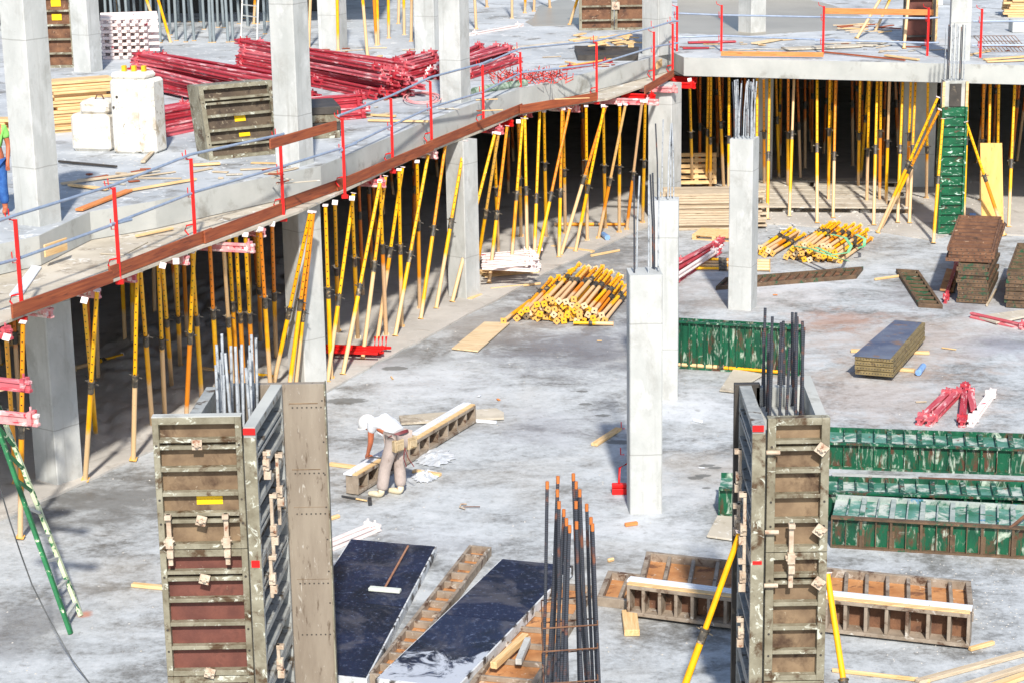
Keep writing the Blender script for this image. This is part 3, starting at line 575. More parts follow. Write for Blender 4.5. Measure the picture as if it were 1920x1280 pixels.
m = MB(o, ex, ey); k2 = MB(o, ex, ey); form_face(m, k2, 0, W, .0, .94); fr = m.build('bottom_front_panel', ['frame', 'dark'], r, bevel=.004); k2.build('infill', 'skinred', fr)
for (x, z) in [(.5*W, 3.7), (.5*W, 2.82), (.5*W, 2.13), (.5*W, 1.0)]: tieplate(r, o, ex, ey, x, z, .11, 45 if z > 3 else 30)
for x in (.13*W, .78*W): clamp(r, o, ex, ey, x, 2.6, .6)
m = MB(o+V((.46*W-.0, .1, 3.05)), ex, ey); m.box(-.02, .27, -.006, -.002, -.085, .065); m.build('sticker', 'yellowlabel', r, loc=o+V((.46*W, .1, 3.0)))
# right panel of the left form: runs away from the camera, ribs outward (to the right)
dv = (B1-B0); L = dv.length+.1; du = dv.normalized(); nx = V((du.y, -du.x, 0))
so_ = B0+nx*.13-V((0, 0, zt)); m = MB(so_, du, -nx); k = MB(so_, du, -nx); form_face(m, k, 0, L, 2.47, zt, T=.13, doubles=(0, 3), rt=.08); form_face(m, k, 0, L, .95, 2.46, T=.13, doubles=(0, 4), rt=.08); form_face(m, k, 0, L, 0, .94, T=.13)
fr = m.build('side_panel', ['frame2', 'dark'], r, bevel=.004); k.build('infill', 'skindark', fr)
m = MB(so_, du, -nx); m.box(-.012, -.001, 0.0, .13, 0, zt-.1); m.build('edge_strip', 'frame', r)
m = MB(so_, du, -nx); m.box(-.018, -.001, 0.0, .13, zt-.065, zt+.004); m.box(-.018, -.001, 0.02, .11, 2.42, 2.5); m.build('red_mark', 'red', r)
for (y, z, h) in [(.25, 3.55, .25), (.5, 2.7, .8), (.95, 3.0, .85), (.3, 2.2, .5), (.5, 1.1, .4)]: clamp(r, so_, du, -nx, y, z, h)
# back panel, smooth inner face with rows of holes
x0b = B1.x+.1; yb = D1.y+.02; m = MB(V((0, 0, 0))); m.box(A0.x+.5, D1.x, yb, yb+.1, 0, zt)
for z in (3.72, 2.92, 2.42, 1.55, .9):
    for i in range(7): xx = x0b+.14+i*.055; m.tube([(xx, yb-.003, z), (xx, yb+.01, z)], .011, 6, 1)
for z in (3.8, 3.3, 2.9, 2.5, 2.1, 1.7, 1.3): m.tube([(D1.x-.03, yb-.003, z), (D1.x-.03, yb+.01, z)], .011, 6, 1)
for (q1, q2, q3) in ((.08, 3.76, 3.775), (.08, 2.96, 2.972), (.03, 2.5, 2.506), (.03, 1.6, 1.606)): m.box(x0b+.1, D1.x-q1, yb-.003, yb+.005, q2, q3, 2)
bp = m.build('back_panel', ['plain', 'dark', 'skin'], r, bevel=.004)
m = MB(); m.box(D1.x-.002, D1.x+.014, yb-.03, yb+.13, 0, zt+.003); m.build('edge_flange', 'frame', bp)
m = MB(o, ex, ey); m.box(.0, W, 0, .12, zt+.001, zt+.012); m.build('dried_slurry', 'fascia', r)
m = MB(so_, du, -nx); m.box(.0, L, 0, .13, zt+.005, zt+.016); m.build('dried_slurry', 'fascia', r)
# left panel (behind) with slurry on its top
L0 = P(377, 772, zt); L1 = P(412, 716, zt); q = (L1-L0).normalized(); m = MB(L0-V((0, 0, zt)), q, V((-q.y, q.x, 0))); m.box((Ya+.14-L0.y)/q.y, (yb-.01-L0.y)/q.y, 0, .13, 0, zt-.01); m.build('rear_side_panel', 'frame2', r, bevel=.004)
m = MB(); m.box(L0.x+.02, B0.x-.02, Ya+.13, yb-.01, 0, 3.55); m.build('wet_concrete', 'fascia', r)
def cage(name, label, c, hw, hd, n, z0, z1, mat, dv=.3, tips=False, ties=()):
    rr = root(name, V((c.x, c.y, z0)), label, 'rebar cage'); pts = []
    for i in range(n):
        t_ = i/n*4; sd = int(t_); f = (t_-sd)*2-1; x, y = [(f, -1), (1, f), (-f, 1), (-1, -f)][sd]
        x, y = c.x+x*hw+random.uniform(-.02, .02), c.y+y*hd; zt_ = z1-random.uniform(0, dv)
        bx, by = random.uniform(-.03, .03), random.uniform(-.03, .03)
        m = MB(); m.tube([(x, y, z0), (x+bx*.5, y+by, (z0+zt_)/2), (x+bx, y+by, zt_)], .017, 7); b_ = m.build('bar', mat, rr)
        if tips: m = MB(); m.tube([(x+bx, y+by, zt_-.1), (x+bx, y+by, zt_+.003)], .0185, 7); m.build('tip', 'tip', b_)
    for z in ties:
        m = MB(); e = .035; m.tube([(c.x-hw-e, c.y-hd-e, z), (c.x+hw+e, c.y-hd-e, z+.02), (c.x+hw+e, c.y+hd+e, z), (c.x-hw-e, c.y+hd+e, z-.02), (c.x-hw-e, c.y-hd-e, z)], .008, 5); m.build('tie', 'tip' if tips else mat, rr)
    return rr
random.seed(21)
zc_ = P(443, 750, zt); cage('rebar_cage', 'cement spattered rebar sticking out of the left column formwork', V((zc_.x, zc_.y+.05, 0)), .17, .28, 20, 3.5, 4.72, 'whitebar', .45)
# --- right form
A0 = P(1458, 784, zt); A1 = P(1558, 784, zt); Ya = A0.y
r = root('column_formwork', V(((A0.x+A1.x)/2, Ya+.8, 0)), 'right grey steel column formwork with dark left flank and raking yellow shores', 'formwork')
o = V((P(1440, 784, zt).x, Ya, 0)); W = A1.x-o.x
for i, (z0, z1, nm, dbl) in enumerate([(2.47, zt, 'upper_front_panel', (0, 4)), (.95, 2.46, 'lower_front_panel', (0,)), (0, .94, 'bottom_front_panel', ())]):
    m = MB(o, ex, ey); k = MB(o, ex, ey); form_face(m, k, 0, W, z0, z1, doubles=dbl, fw=.09 if True else .07); fr = m.build(nm, ['frame', 'dark'], r, bevel=.004); k.build('infill', 'skin', fr)
for (x, z) in [(.86*W, 3.66), (.86*W, 2.73), (.86*W, 2.12)]: tieplate(r, o, ex, ey, x, z, .12, 8)
clamp(r, o, ex, ey, .4*W, 2.45, .75)
for z in (3.63, 2.72, 2.1): m = MB(o, ex, ey); m.tube([(-.02, -.04, z), (.13, -.04, z)], .026, 8); m.build('spindle', 'tie', r)
B0 = P(1411, 797, zt); B1 = P(1386, 722, zt); dv = B1-B0; L = dv.length; du = dv.normalized(); nx = V((-du.y, du.x, 0))
so_ = B0-V((0, 0, zt)); m = MB(so_, du, -nx); k = MB(so_, du, -nx); form_face(m, k, 0, L, 2.47, zt, T=.14, doubles=(0, 3)); form_face(m, k, 0, L, .95, 2.46, T=.14, doubles=(0, 4)); form_face(m, k, 0, L, 0, .94, T=.14)
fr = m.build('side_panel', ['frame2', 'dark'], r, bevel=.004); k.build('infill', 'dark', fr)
m = MB(so_, du, -nx); m.box(-.015, -.002, 0, .14, 0, zt-.09); m.build('edge_strip', 'frame', r)
m = MB(so_, du, -nx); m.box(-.02, -.002, .0, .12, zt-.065, zt+.002); m.box(-.02, -.002, 0.02, .12, 2.43, 2.47); m.build('red_mark', 'red', r)
for (y, z, h) in [(.9, 3.15, .6), (.3, 2.75, .8), (.3, 2.2, .35), (1.0, 2.6, .35), (.4, 1.5, .3)]: clamp(r, so_, du, -nx, y, z, h)
m = MB(); xl = P(1375, 716, zt).x; m.box(xl, P(1425, 720, zt).x, B1.y+.0, B1.y+.1, 0, zt+.01); bp = m.build('back_panel', 'dark', r, bevel=.004)  # face lies in shade; that shade is put into its dark colour
R0_ = P(1500, 700, zt); R1_ = P(1530, 776, zt); q = (R0_-R1_).normalized(); m = MB(R1_-V((0, 0, zt)), q, V((q.y, -q.x, 0))); m.box(0, (R0_-R1_).length, 0, .12, 0, zt-.02); m.build('rear_side_panel', 'fascia', r)
m = MB(); m.box(B1.x+.2, R0_.x-.02, B1.y+.0, B1.y+.1, 0, zt-.03); m.build('rear_panel', 'fascia', r)
m = MB(); m.box(B0.x+.16, R1_.x-.02, Ya+.14, B1.y-.02, 0, 3.75); m.build('wet_concrete', 'fascia', r)
zc_ = P(1468, 735, zt); cage('rebar_cage', 'dark rebar sticking out of the right column formwork', V((zc_.x, zc_.y+.1, 0)), .17, .42, 16, 3.7, 4.95, 'rebar', .35)
# shores of the right form
put_prop(PB, P(1235, 1420, 0), V((B0.x-.06, Ya+.25, 2.62)), 'bright yellow raking shore left of the right column formwork', 'raking shores')
put_prop(PB, P(1625, 1560, 0), V((A1.x+.03, Ya+.15, 2.15)), 'bright yellow raking shore right of the right column formwork', 'raking shores')
# free rebar cage in the foreground
c_ = PY(1072, 1000, 19.6); rr = root('rebar_cage', V((c_.x, 19.9, 0)), 'tall dark rebar cage with orange bar tips in the foreground', 'rebar cage')
for (xt, yt, xb, yr) in [(1026, 903, 1018, 19.9), (1046, 893, 1034, 20.1), (1045, 918, 1026, 20.0), (1048, 940, 1048, 19.6), (1057, 955, 1040, 19.7), (1062, 972, 1052, 19.5), (1068, 985, 1058, 19.4), (1058, 985, 1064, 20.0), (1075, 888, 1092, 20.2), (1080, 903, 1100, 20.2), (1087, 918, 1106, 20.0), (1080, 940, 1086, 19.8), (1081, 978, 1090, 19.5), (1100, 945, 1112, 20.0), (1108, 970, 1120, 19.7), (1111, 982, 1124, 19.5)]:
    a = PY(xt, yt, yr); b = PY(xb, 1290, yr+.06); bm_ = PY((xt*.6+xb*.4)+0, 1110, yr+.02); g_ = V((b.x+(b.x-bm_.x)*.4, b.y, 0))
    m = MB(); m.tube([g_, b, bm_, a], .0175, 8); b_ = m.build('bar', 'rebar', rr, loc=g_)
    m = MB(); m.tube([a-V((0, 0, .07)), a+V((0, 0, .006))], .0188, 8); m.build('tip', 'tip', b_)
for z in (2.45, 2.2, 1.85, 1.5, 1.1, .7, .3):
    a = PY(1018, 1200, 19.45).x; b = PY(1120, 1200, 19.45).x
    m = MB(); m.tube([(a, 19.4, z), (b, 19.4, z+.03), (b+.02, 20.25, z), (a, 20.25, z-.04), (a, 19.4, z)], .009, 5); m.build('tie', 'rust', rr)
# ------------------------------------------------------------------ green column form on the right
p = P(1783, 441); r = root('green_column_form', p, 'green steel column formwork under the back slab with starter bars above', 'formwork')
w_ = .62; o = V((p.x-w_/2+.02, p.y-.1, 0)); m = MB(o); k = MB(o); zz = zat(p, 200)
k.box(.0, w_-.12, .06, .1, 0, zz); m.box(-.05, .0, 0, .5, 0, zz); m.box(w_-.12, w_-.06, -.02, .5, 0, zz)
z = .05
while z < zz: m.box(0, w_-.12, .0, .06, z, z+.035); z += .24
m.build('frame', 'greenclean', r, bevel=.004); k.build('plate', 'greenclean', r)
m = MB(o); m.box(.0, w_-.1, .1, .5, zz+.0, zz+.62); m.build('concrete_head', 'fascia', r)
m = MB(o); m.box(.12, .4, .06, .095, zz-.02, zz+.55); m.build('dark_plate', 'dark', r)
for x in (-.04, w_-.1): m = MB(o); m.box(x-.02, x+.04, .02, .08, zz-.02, zz+.6); m.build('corner_batten', 'timber', r)
for i in range(10):
    m = MB(o); x = .06+.4*(i % 5)/4; y = .15+.3*(i//5); b = zat(p, 150); m.tube([(x, y, zz+.5), (x, y, zat(p, 46)-random.uniform(0, .15))], .014, 6); m.build('rebar', 'whitebar' if i % 3 else 'rebar', r)
# ------------------------------------------------------------------ formwork panels on the floor
def flatpanel(NL, NR, FL, z0, T, nx, ny, name, label, fm, sm_, group=None, cat='form panel', skin_up=False, ribw=.05, extra=None):
    a, b, c_ = P(NL[0], NL[1], z0+T), P(NR[0], NR[1], z0+T), P(FL[0], FL[1], z0+T); Lx, Ly = (b-a).length, (c_-a).length
    ex, ey = (b-a)/Lx, (c_-a)/Ly; o = a-V((0, 0, T)); r = root(name, V((o.x, o.y, z0)), label, cat, group)
    m = MB(o, ex, ey); e = .07 if min(Lx, Ly) > .5 else .045; m.box(0, Lx, 0, e, 0, T); m.box(0, Lx, Ly-e, Ly, 0, T); m.box(0, e, e, Ly-e, 0, T); m.box(Lx-e, Lx, e, Ly-e, 0, T)
    k = MB(o, ex, ey)
    if skin_up:
        m.box(e, Lx-e, e, Ly-e, .01, .03); m.build('frame', fm, r, bevel=.004)
        for i in range(max(1, ny)):
            k = MB(o, ex, ey); y0, y1 = .02+(Ly-.04)*i/ny, .02+(Ly-.04)*(i+1)/ny; k.box(.02, Lx-.02, y0+.006, y1-.006, T-.018, T+.006); ko = k.build('face_sheet', sm_ if isinstance(sm_, str) else sm_[i], r, loc=V((o+ex*Lx*.5+ey*(y0+.5)).to_tuple()))
    else:
        for i in range(1, nx): x = Lx*i/nx; m.box(x-ribw/2, x+ribw/2, e, Ly-e, .025, T-.012)
        for i in range(1, ny): y = Ly*i/ny; m.box(e, Lx-e, y-ribw/2, y+ribw/2, .025, T-.008)
        k.box(.01, Lx-.01, .01, Ly-.01, .004, .024); m.build('frame', fm, r, bevel=.004); k.build('infill', sm_, r)
    return r
def edgepanel(BL, BR, z0, h, T, n, name, label, fm, sm_, topm=None, group=None, cat='form panel', flip=False):   # stands on its long edge, cells face the camera
    a, b = P(BL[0], BL[1], z0), P(BR[0], BR[1], z0); L = (b-a).length; ex = (b-a)/L; ey = V((-ex.y, ex.x, 0)); r = root(name, a, label, cat, group)
    m = MB(a, ex, ey); m.box(0, L, 0, T, 0, .05); m.box(0, L, 0, T, h-.05, h); m.box(0, .04, 0, T, .05, h-.05); m.box(L-.04, L, 0, T, .05, h-.05)
    for i in range(1, n): x = L*i/n; m.box(x-.022, x+.022, .012, T-.01, .05, h-.05)
    m.build('frame', fm, r, bevel=.004); k = MB(a, ex, ey); k.box(.01, L-.01, T-.016, T-.002, .01, h-.01); k.build('infill', sm_, r)
    if topm: m = MB(a, ex, ey); m.box(-.03, L, T*.42, T+.02, h+.002, h+.03); m.box(-.03, L, T*.65, T*.72, h+.03, h+.036); m.build('cover_strip', topm, r); m = MB(a, ex, ey); m.box(0, L-.01, .01, T*.41, h+.002, h+.02); m.build('batten', 'timber', r)
    return r
def lform(BL, BR, h, dep, n, name, label, fm='green', tm='greentop', group=None, lipm=None):    # corner form: upright ribbed face and a ribbed shelf behind it
    a, b = P(*BL), P(*BR); L = (b-a).length; ex = (b-a)/L; ey = V((-ex.y, ex.x, 0)); r = root(name, a, label, 'form panel', group)
    m = MB(a, ex, ey); m.box(0, L, .07, .085, .02, h-.03); m.build('face_plate', fm, r)
    m = MB(a, ex, ey); m.box(0, L, 0, .07, 0, .03); m.box(0, L, -.01, .085, h-.03, h); m.box(0, .02, 0, .07, .03, h-.03); m.box(L-.02, L, 0, .07, .03, h-.03)
    for i in range(1, n):
        x = L*i/n; wd = .012 if i % 2 else .035
        m.box(x-wd/2, x+wd/2, .01, .07, .03, h-.03)
        if i % 2 == 0: m.box(x-.05, x+.05, .05, .069, .03, h*.6)
    m.build('ribs', lipm or fm, r)
    m = MB(a, ex, ey); m.box(0, L, .085, dep, h-.09, h-.075); m.build('shelf_plate', 'teal' if tm == 'greentop' else tm, r)
    m = MB(a, ex, ey); m.box(0, L, dep-.02, dep, h-.075, h+.004)
    for i in range(1, n): x = L*i/n; wd = .02 if i % 2 else .07; m.box(x-wd/2, x+wd/2, .09, dep-.02, h-.075, h-.01)
    m.build('shelf_ribs', tm if lipm else fm, r); m = MB(a, ex, ey); m.box(0, .03, .1, dep-.03, 0, h-.09); m.box(L-.03, L, .1, dep-.03, 0, h-.09); m.box(.03, L-.03, dep-.05, dep-.03, 0, h-.09); m.build('end_plate', fm, r)
    return r
GG = 'green corner forms on the right'
lform((1553, 878), (1985, 894), .44, .85, 15, 'green_corner_form', 'green corner form farthest back of the long row on the right', group=GG)
lform((1347, 968), (1985, 990), .45, .75, 22, 'blue_green_corner_form', 'green corner form with blue and white caked shelf, middle of the row', group=GG)
lform((1557, 1026), (1985, 1052), .47, 1.0, 15, 'green_corner_form', 'rust streaked green corner form nearest the camera in the row', group=GG, lipm='rustdark')
lform((1262, 690), (1502, 705), .92, .26, 16, 'large_green_form', 'tall upright green form standing alone in front of the column stub', fm='green', tm='dark')
stick('steel_bar', 'rusty bar leaning over the nearest green corner form', 'bar', P(1893, 990, .45), P(1935, 955, .55), .04, .04, 'rust')
flatpanel((1119, 1118), (1200, 1128), (1140, 1068), 0, .13, 2, 1, 'tray_formwork', 'small brown tray panel with a green corner beside the stacked trays', 'cellframe', 'cell')
flatpanel((1198, 1086), (1385, 1107), (1212, 1032), .14, .14, 4, 1, 'tray_formwork', 'brown grey tray panel behind the left raking shore of the right formwork', 'cellframe', 'cell')
edgepanel((1175, 1152), (1390, 1180), 0.05, .42, .24, 7, 'edge_formwork', 'brown panel on edge with white strip, left of the right formwork', 'cellframe', 'rust', 'metal')
edgepanel((1545, 1184), (1817, 1214), 0.04, .45, .24, 7, 'edge_formwork', 'brown panel on edge with white strip, right of the right formwork', 'cellframe', 'rust', 'metal')
flatpanel((1545, 1118), (1826, 1146), (1550, 1062), .12, .14, 7, 1, 'tray_formwork', 'long brown tray panel with rust infill right of the right formwork', 'cellframe', 'cell')
stick('timber_block', 'short squared timber under the left edge panel', 'timber', P(1185, 1186, .05), P(1180, 1150, .05), .2, .09, 'timber')
stick('timber_block', 'small timber off the corner of the right edge panel', 'timber', P(1818, 1216, .03), P(1865, 1203, .03), .06, .05, 'timber')
# long panel the worker leans on
def beamform():
    a, b = P(672, 927, 0), P(893, 792, 0); return edgepanel((672, 927), (893, 791), 0.02, .31, .22, 12, 'beam_form', 'long narrow brown form panel with metal top under the bending worker', 'cellframe', 'cell', 'metal')
beamform()
# navy boards and their neighbours
NV = 'navy faced form panels lying in the foreground'
flatpanel((500, 1252), (688, 1272), (657, 1009), 0, .13, 1, 2, 'navy_formwork', 'navy faced form panel with a push broom lying on it', 'scuffed', 'navy', NV, skin_up=True)
flatpanel((703, 1272), (855, 1290), (941, 1046), .04, .14, 1, 2, 'navy_formwork', 'navy faced form panel with white slurry smears at its near end', 'scuffed', ['navyw', 'navy'], NV, skin_up=True)
flatpanel((690, 1262), (738, 1268), (880, 1020), 0, .13, 1, 13, 'ribbed_formwork', 'narrow orange brown ribbed panel between the two navy panels', 'cellframe', 'cell')
flatpanel((845, 1330), (968, 1342), (1010, 1088), 0, .1, 1, 8, 'ribbed_formwork', 'orange brown ribbed panel partly under the right navy panel', 'cellframe', 'cell')
stick('timber_block', 'squared timber lying across the ribbed panel beside the rebar', 'timber', P(925, 1247, .16), P(985, 1192, .16), .09, .09, 'timber')
stick('steel_channel', 'pale square tube lying beside the squared timber', 'bar', P(972, 1240, .16), P(990, 1198, .16), .08, .08, 'alu')
for i in range(2): girder(P(605+i*12, 1030+i*3, .0), P(700+i*11, 990+i*4, .0), 'white cement crusted girder behind the broom panel, %s of two' % ('left', 'right')[i], 'pinkwhite', 'white girders', h=.1)
# push broom
p0 = P(765, 1023, .16); p1 = P(722, 1100, .17); r = root('push_broom', p1, 'push broom with pale head lying on the left navy panel', 'broom')
m = MB(); m.tube([p0, p1], .016, 8); m.build('handle', 'stickwood', r)
a, b = P(692, 1102, .17), P(751, 1107, .17); m = MB(); m.bar(a, b, .1, .05); m.build('head', 'broom', r, bevel=.01)
# ------------------------------------------------------------------ loose boards and sheets
def sheet(pts, z, th, mat, name, label, cat='board'):
    q = [P(x, y, z+th) for x, y in pts]; m = MB(); m.prism([(p.x, p.y) for p in q], z, z+th); return tag(m.build(name, mat, loc=V((q[0].x, q[0].y, z)), bevel=.004), label, cat)
sheet([(847, 652), (896, 657), (956, 604), (908, 603)], .02, .03, 'ply', 'plywood_sheet', 'plywood sheet lying flat left of the bundle of props')
sheet([(752, 792), (945, 782), (945, 772), (930, 764), (748, 778)], .02, .04, 'plydirty', 'formwork_sheet', 'weathered board with green edge behind the long form panel')
sheet([(1349, 730), (1378, 733), (1432, 700), (1375, 691)], .02, .03, 'plydirty', 'plywood_sheet', 'pale board on the floor under the yellow prop by the large green form')
sheet([(1325, 1003), (1375, 1010), (1385, 968), (1345, 965)], .02, .03, 'plydirty', 'plywood_sheet', 'pale board left of the right column formwork')
sheet([(1830, 592), (1868, 604), (1925, 592), (1925, 580)], .03, .04, 'plydirty', 'plywood_sheet', 'pale board at the right edge behind the pink girder')
sheet([(1560, 895), (1720, 903), (1720, 893), (1560, 885)], .0, .06, 'alu', 'metal_sheet', 'grey sheet between the two rear green corner forms')
sheet([(1722, 905), (1930, 912), (1930, 900), (1722, 893)], .0, .09, 'rust', 'metal_sheet', 'rusty pale sheet at the right between the green corner forms')
sheet([(1762, 542), (1788, 546), (1797, 508), (1775, 503)], .02, .04, 'cell', 'orange_board', 'small orange brown panel lying beside the tall panel stack')
lean = [(1840, 428), (1884, 430), (1880, 268), (1842, 268)]
q = [P(1841, 436, .03), P(1882, 438, .03)]; t0 = [PY(1838, 269, q[0].y+.8), PY(1879, 269, q[1].y+.8)]; m = MB(); th = V((0, .03, .0)); m.add([q[0], q[1], t0[1], t0[0], q[0]+th, q[1]+th, t0[1]+th, t0[0]+th], [(0, 1, 2, 3), (7, 6, 5, 4), (0, 4, 5, 1), (1, 5, 6, 2), (2, 6, 7, 3), (3, 7, 4, 0)])
tag(m.build('yellow_board', pm('yellow shuttering board', (228, 168, 86), (240, 186, 104), 2, .6, ((190, 130, 60), 3, .58, .1), None, .1, (3, 3, .5)), loc=q[0]), 'tall yellow shuttering board leaning against a prop at the right', 'board')
T_ = [((1114, 833), (1160, 803), .12, 'timber', 'short plank pointing at the central courtyard column'), ((618, 869), (700, 879), .09, 'timber', 'timber piece left of the worker under the long form'), ((775, 882), (830, 890), .09, 'timber', 'timber piece right of the worker under the long form'), ((248, 1095), (312, 1101), .09, 'timber', 'short timber offcut left of the left formwork'),
      ((920, 542), (1012, 532), .04, 'timber', 'thin batten behind the plywood sheet'), ((880, 562), (900, 553), .12, 'timber', 'wood wedge at the foot of the slab column'), ((1595, 657), (1738, 661), .12, 'timber', 'front bearer timber under the steel faced boards'), ((1665, 690), (1712, 694), .12, 'timber', 'rear bearer timber at the near end of the steel faced boards'),
      ((1720, 1277), (1925, 1222), .1, 'oldtimber', 'long pink splashed batten at the bottom right corner'), ((1760, 1300), (1925, 1248), .1, 'oldtimber', 'second batten at the bottom right corner'), ((1850, 1290), (1930, 1262), .12, 'timber', 'rough plank at the extreme bottom right'), ((1560, 1255), (1740, 1275), .03, 'timber', 'thin lath on the pale floor right of the right formwork'),
      ((616, 972), (640, 965), .06, 'timber', 'timber chip right of the left formwork'), ((1640, 524), (1690, 517), .05, 'timber', 'batten left of the flat green panel'), ((1850, 573), (1868, 543), .04, 'oldtimber', 'stick leaning between the two panel stacks'), ((1108, 480), (1160, 470), .05, 'timber', 'batten near the strip of lit screed'), ((1035, 462), (1110, 472), .12, 'timber', 'plank under the props near the girder pile'), ((890, 788), (930, 791), .05, 'metal', 'white metal strip beyond the long form panel'),
      ((1300, 786), (1320, 791), .04, 'metal', 'tiny white strip on the floor right of the central column'), ((1820, 596), (1925, 620), .1, 'pink', 'pink girder lying at the right edge'), ((1140, 1050), (1155, 1046), .04, 'timber', 'small chip in front of the central column'), ((1172, 983), (1192, 980), .06, 'orangewood', 'orange chip at the foot of the central column')]
for (a, b, w_, mt, lab) in T_:
    if mt == 'pink': girder(P(*a), P(*b), lab, 'pink', 'pink girders on the floor', h=.12); continue
    stick('timber_piece' if mt != 'metal' else 'metal_strip', lab, 'timber' if mt != 'metal' else 'strip', P(a[0], a[1], .03), P(b[0], b[1], .03), w_, .05, mt)
# steel faced board stack
for i in range(4):
    a = [P(1603, 700-i*.0, .1), P(1675, 706, .1), P(1735, 636, .1), P(1684, 631, .1)]
    j = random.uniform(-.02, .02); m = MB(); z = .09+i*.09; m.prism([(p.x+j, p.y) for p in a], z, z+.078)
    o = m.build('steel_faced_board', 'goldrust', loc=V((a[0].x, a[0].y, z)), bevel=.006); tag(o, 'steel faced board, %s from the bottom of the low stack on two bearers' % ORD[i], 'form panel', 'steel faced boards in a low stack')
    m = MB(); m.prism([((p.x+j)*.985+.05, p.y*.998+.07) for p in a], z+.078, z+.082) if i == 3 else None
    if i == 3: m.build('face_plate', 'bluerust', o)
    m = MB(); ex_ = (a[1]-a[0]).normalized()
    for t_ in range(14): c0 = a[0]+ex_*(.06+t_*.053); m.box(c0.x-.008+j, c0.x+.008+j, c0.y-.004, c0.y+.01, z+.03, z+.05)
    m.build('rivet_holes', 'dark', o)
def pstack(name, lab, near, far, w, n, z0, th, grp, jit=.03, mat='rustdark', topm=None):
    a, b = P(near[0], near[1], z0), P(far[0], far[1], z0)
    d = (b-a); L = d.length; d.normalize(); s = V((d.y, -d.x, 0))
    for i in range(n):
        j = random.uniform(-jit, jit); k_ = random.uniform(-jit, jit); z = z0+i*th; ang = random.uniform(-.02, .02)
        dd = (d+s*ang).normalized(); ss = V((dd.y, -dd.x, 0)); o_ = a+s*j+d*k_; o_.z = z
        r = root(name, o_, lab % ORD[i], 'form panel', grp); m = MB(o_, ss, dd); e = .035
        m.box(-w/2, w/2, 0, e, 0, th-.006); m.box(-w/2, w/2, L-e, L, 0, th-.006); m.box(-w/2, -w/2+e, e, L-e, 0, th-.006); m.box(w/2-e, w/2, e, L-e, 0, th-.006)
        if i == n-1:
            for q_ in range(1, 9): m.box(-w/2+e, w/2-e, L*q_/9-.015, L*q_/9+.015, .01, th-.012)
        for t_ in range(8): x = -w/2+w*(t_+.5)/8; m.box(x-.012, x+.012, -.003, .006, th*.35, th*.65, 1)
        m.build('frame', [mat, 'dark'], r); m = MB(o_, ss, dd); m.box(-w/2+.005, w/2-.005, .005, L-.005, .004, .014); m.build('plate', topm or 'rust', r)
random.seed(9)
pstack('rusty_formwork', 'rusty green panel, %s from the bottom of the tall narrow stack', (1822, 568), (1842, 528), .64, 10, .02, .085, 'rusty panels in the tall stack')
pstack('brown_formwork', 'brown ribbed panel, %s from the bottom of the pile on the tall stack', (1818, 491), (1838, 428), .95, 4, .88, .075, 'brown panels on the tall stack', .05, 'rust', 'rust')
pstack('green_formwork', 'green panel, %s from the bottom of the stack at the right edge', (1930, 578), (1950, 520), 1.0, 9, .02, .085, 'green panels stacked at the right edge', .03, 'rustdark', 'greenclean')
flatpanel((1722, 569), (1768, 572), (1680, 504), 0, .09, 1, 9, 'green_ribbed_formwork', 'flat green ribbed panel on the floor left of the tall stack', 'rustdark', 'greenclean')
flatpanel((1342, 537), (1606, 516), (1360, 520), 0, .09, 15, 1, 'rusty_ribbed_formwork', 'long rusty green ribbed panel lying behind the large green form', 'rustdark', 'rust')
girder(P(1772, 570), P(1796, 493), 'crimson girder standing against the tall panel stack', 'redbeam', 'pink girders on the floor', h=.12)
for i, (a, b, mt) in enumerate([((1722, 797), (1782, 738), 'pink'), ((1741, 799), (1801, 737), 'pink'), ((1803, 801), (1810, 727), 'redbeam'), ((1826, 781), (1817, 738), 'pink'), ((1819, 800), (1862, 740), 'pinkwhite')]):
    girder(P(*a), P(*b), ['left pale pink girder', 'second pale pink girder', 'upright red girder', 'short pink girder', 'cement white girder'][i]+' of the fan behind the green corner forms', mt, 'girders fanned out on the right', h=.12, w=.12)
# pink girders near the columns
for i in range(7):
    a = P(1262+i*2-(i//4)*20, 536-(i % 4)*12, .0+.14*(i//4)); b = P(1352+i*2-(i//4)*15, 474-(i % 4)*7, .14*(i//4))
    girder(a, b, 'pink girder in the heap left of the column stub, %s of seven' % ORD[i], ('pink', 'pinkwhite', 'redbeam')[i % 3], 'pink girders heaped by the column stub', h=.12)
# timber stack & pallets behind
def planks(lab, a, b, n, rows, w, th, mat, grp, z0=0., jit=.04, name='stacked_plank'):
    a0, b0 = P(a[0], a[1], z0), P(b[0], b[1], z0); d = (b0-a0).normalized(); s = V((-d.y, d.x, 0))
    for i in range(n):
        for k_ in range(rows):
            j = random.uniform(-jit, jit)*4; e = s*(k_*(w+.01)+random.uniform(-jit, jit)); z = V((0, 0, th/2+i*(th+.006)))
            stick(name, lab, 'plank', a0+d*j+e+z, b0+d*j+e+z, w, th, mat, grp)
random.seed(4)
planks('grey brown plank in the wide stack behind the column stub', (1252, 430), (1425, 428), 15, 3, .35, .055, 'oldtimber', 'planks in the wide stack by the back props', jit=.05)
def pallet(p, ex, ey, ez, label):
    r = root('pallet', p, label, 'pallet'); m = MB(p, ex, ey, ez)
    for i in range(6): m.box(0, 1.1, .02+i*.15, .12+i*.15, .11, .13)
    m.build('deck_boards', 'timber', r); m = MB(p, ex, ey, ez)
    for x in (0, .5, 1.0): m.box(x, x+.1, .02, .87, .02, .109)
    for y in (0.02, .4, .78): m.box(0, 1.1, y, y+.09, 0, .019)
    m.build('bearers', 'timber', r)
d = (P(1365, 452)-P(1300, 448)).normalized(); pallet(P(1297, 450), d, V((-d.y, d.x, 0)), V((0, 0, 1)), 'timber pallet lying on the floor in front of the plank stack')
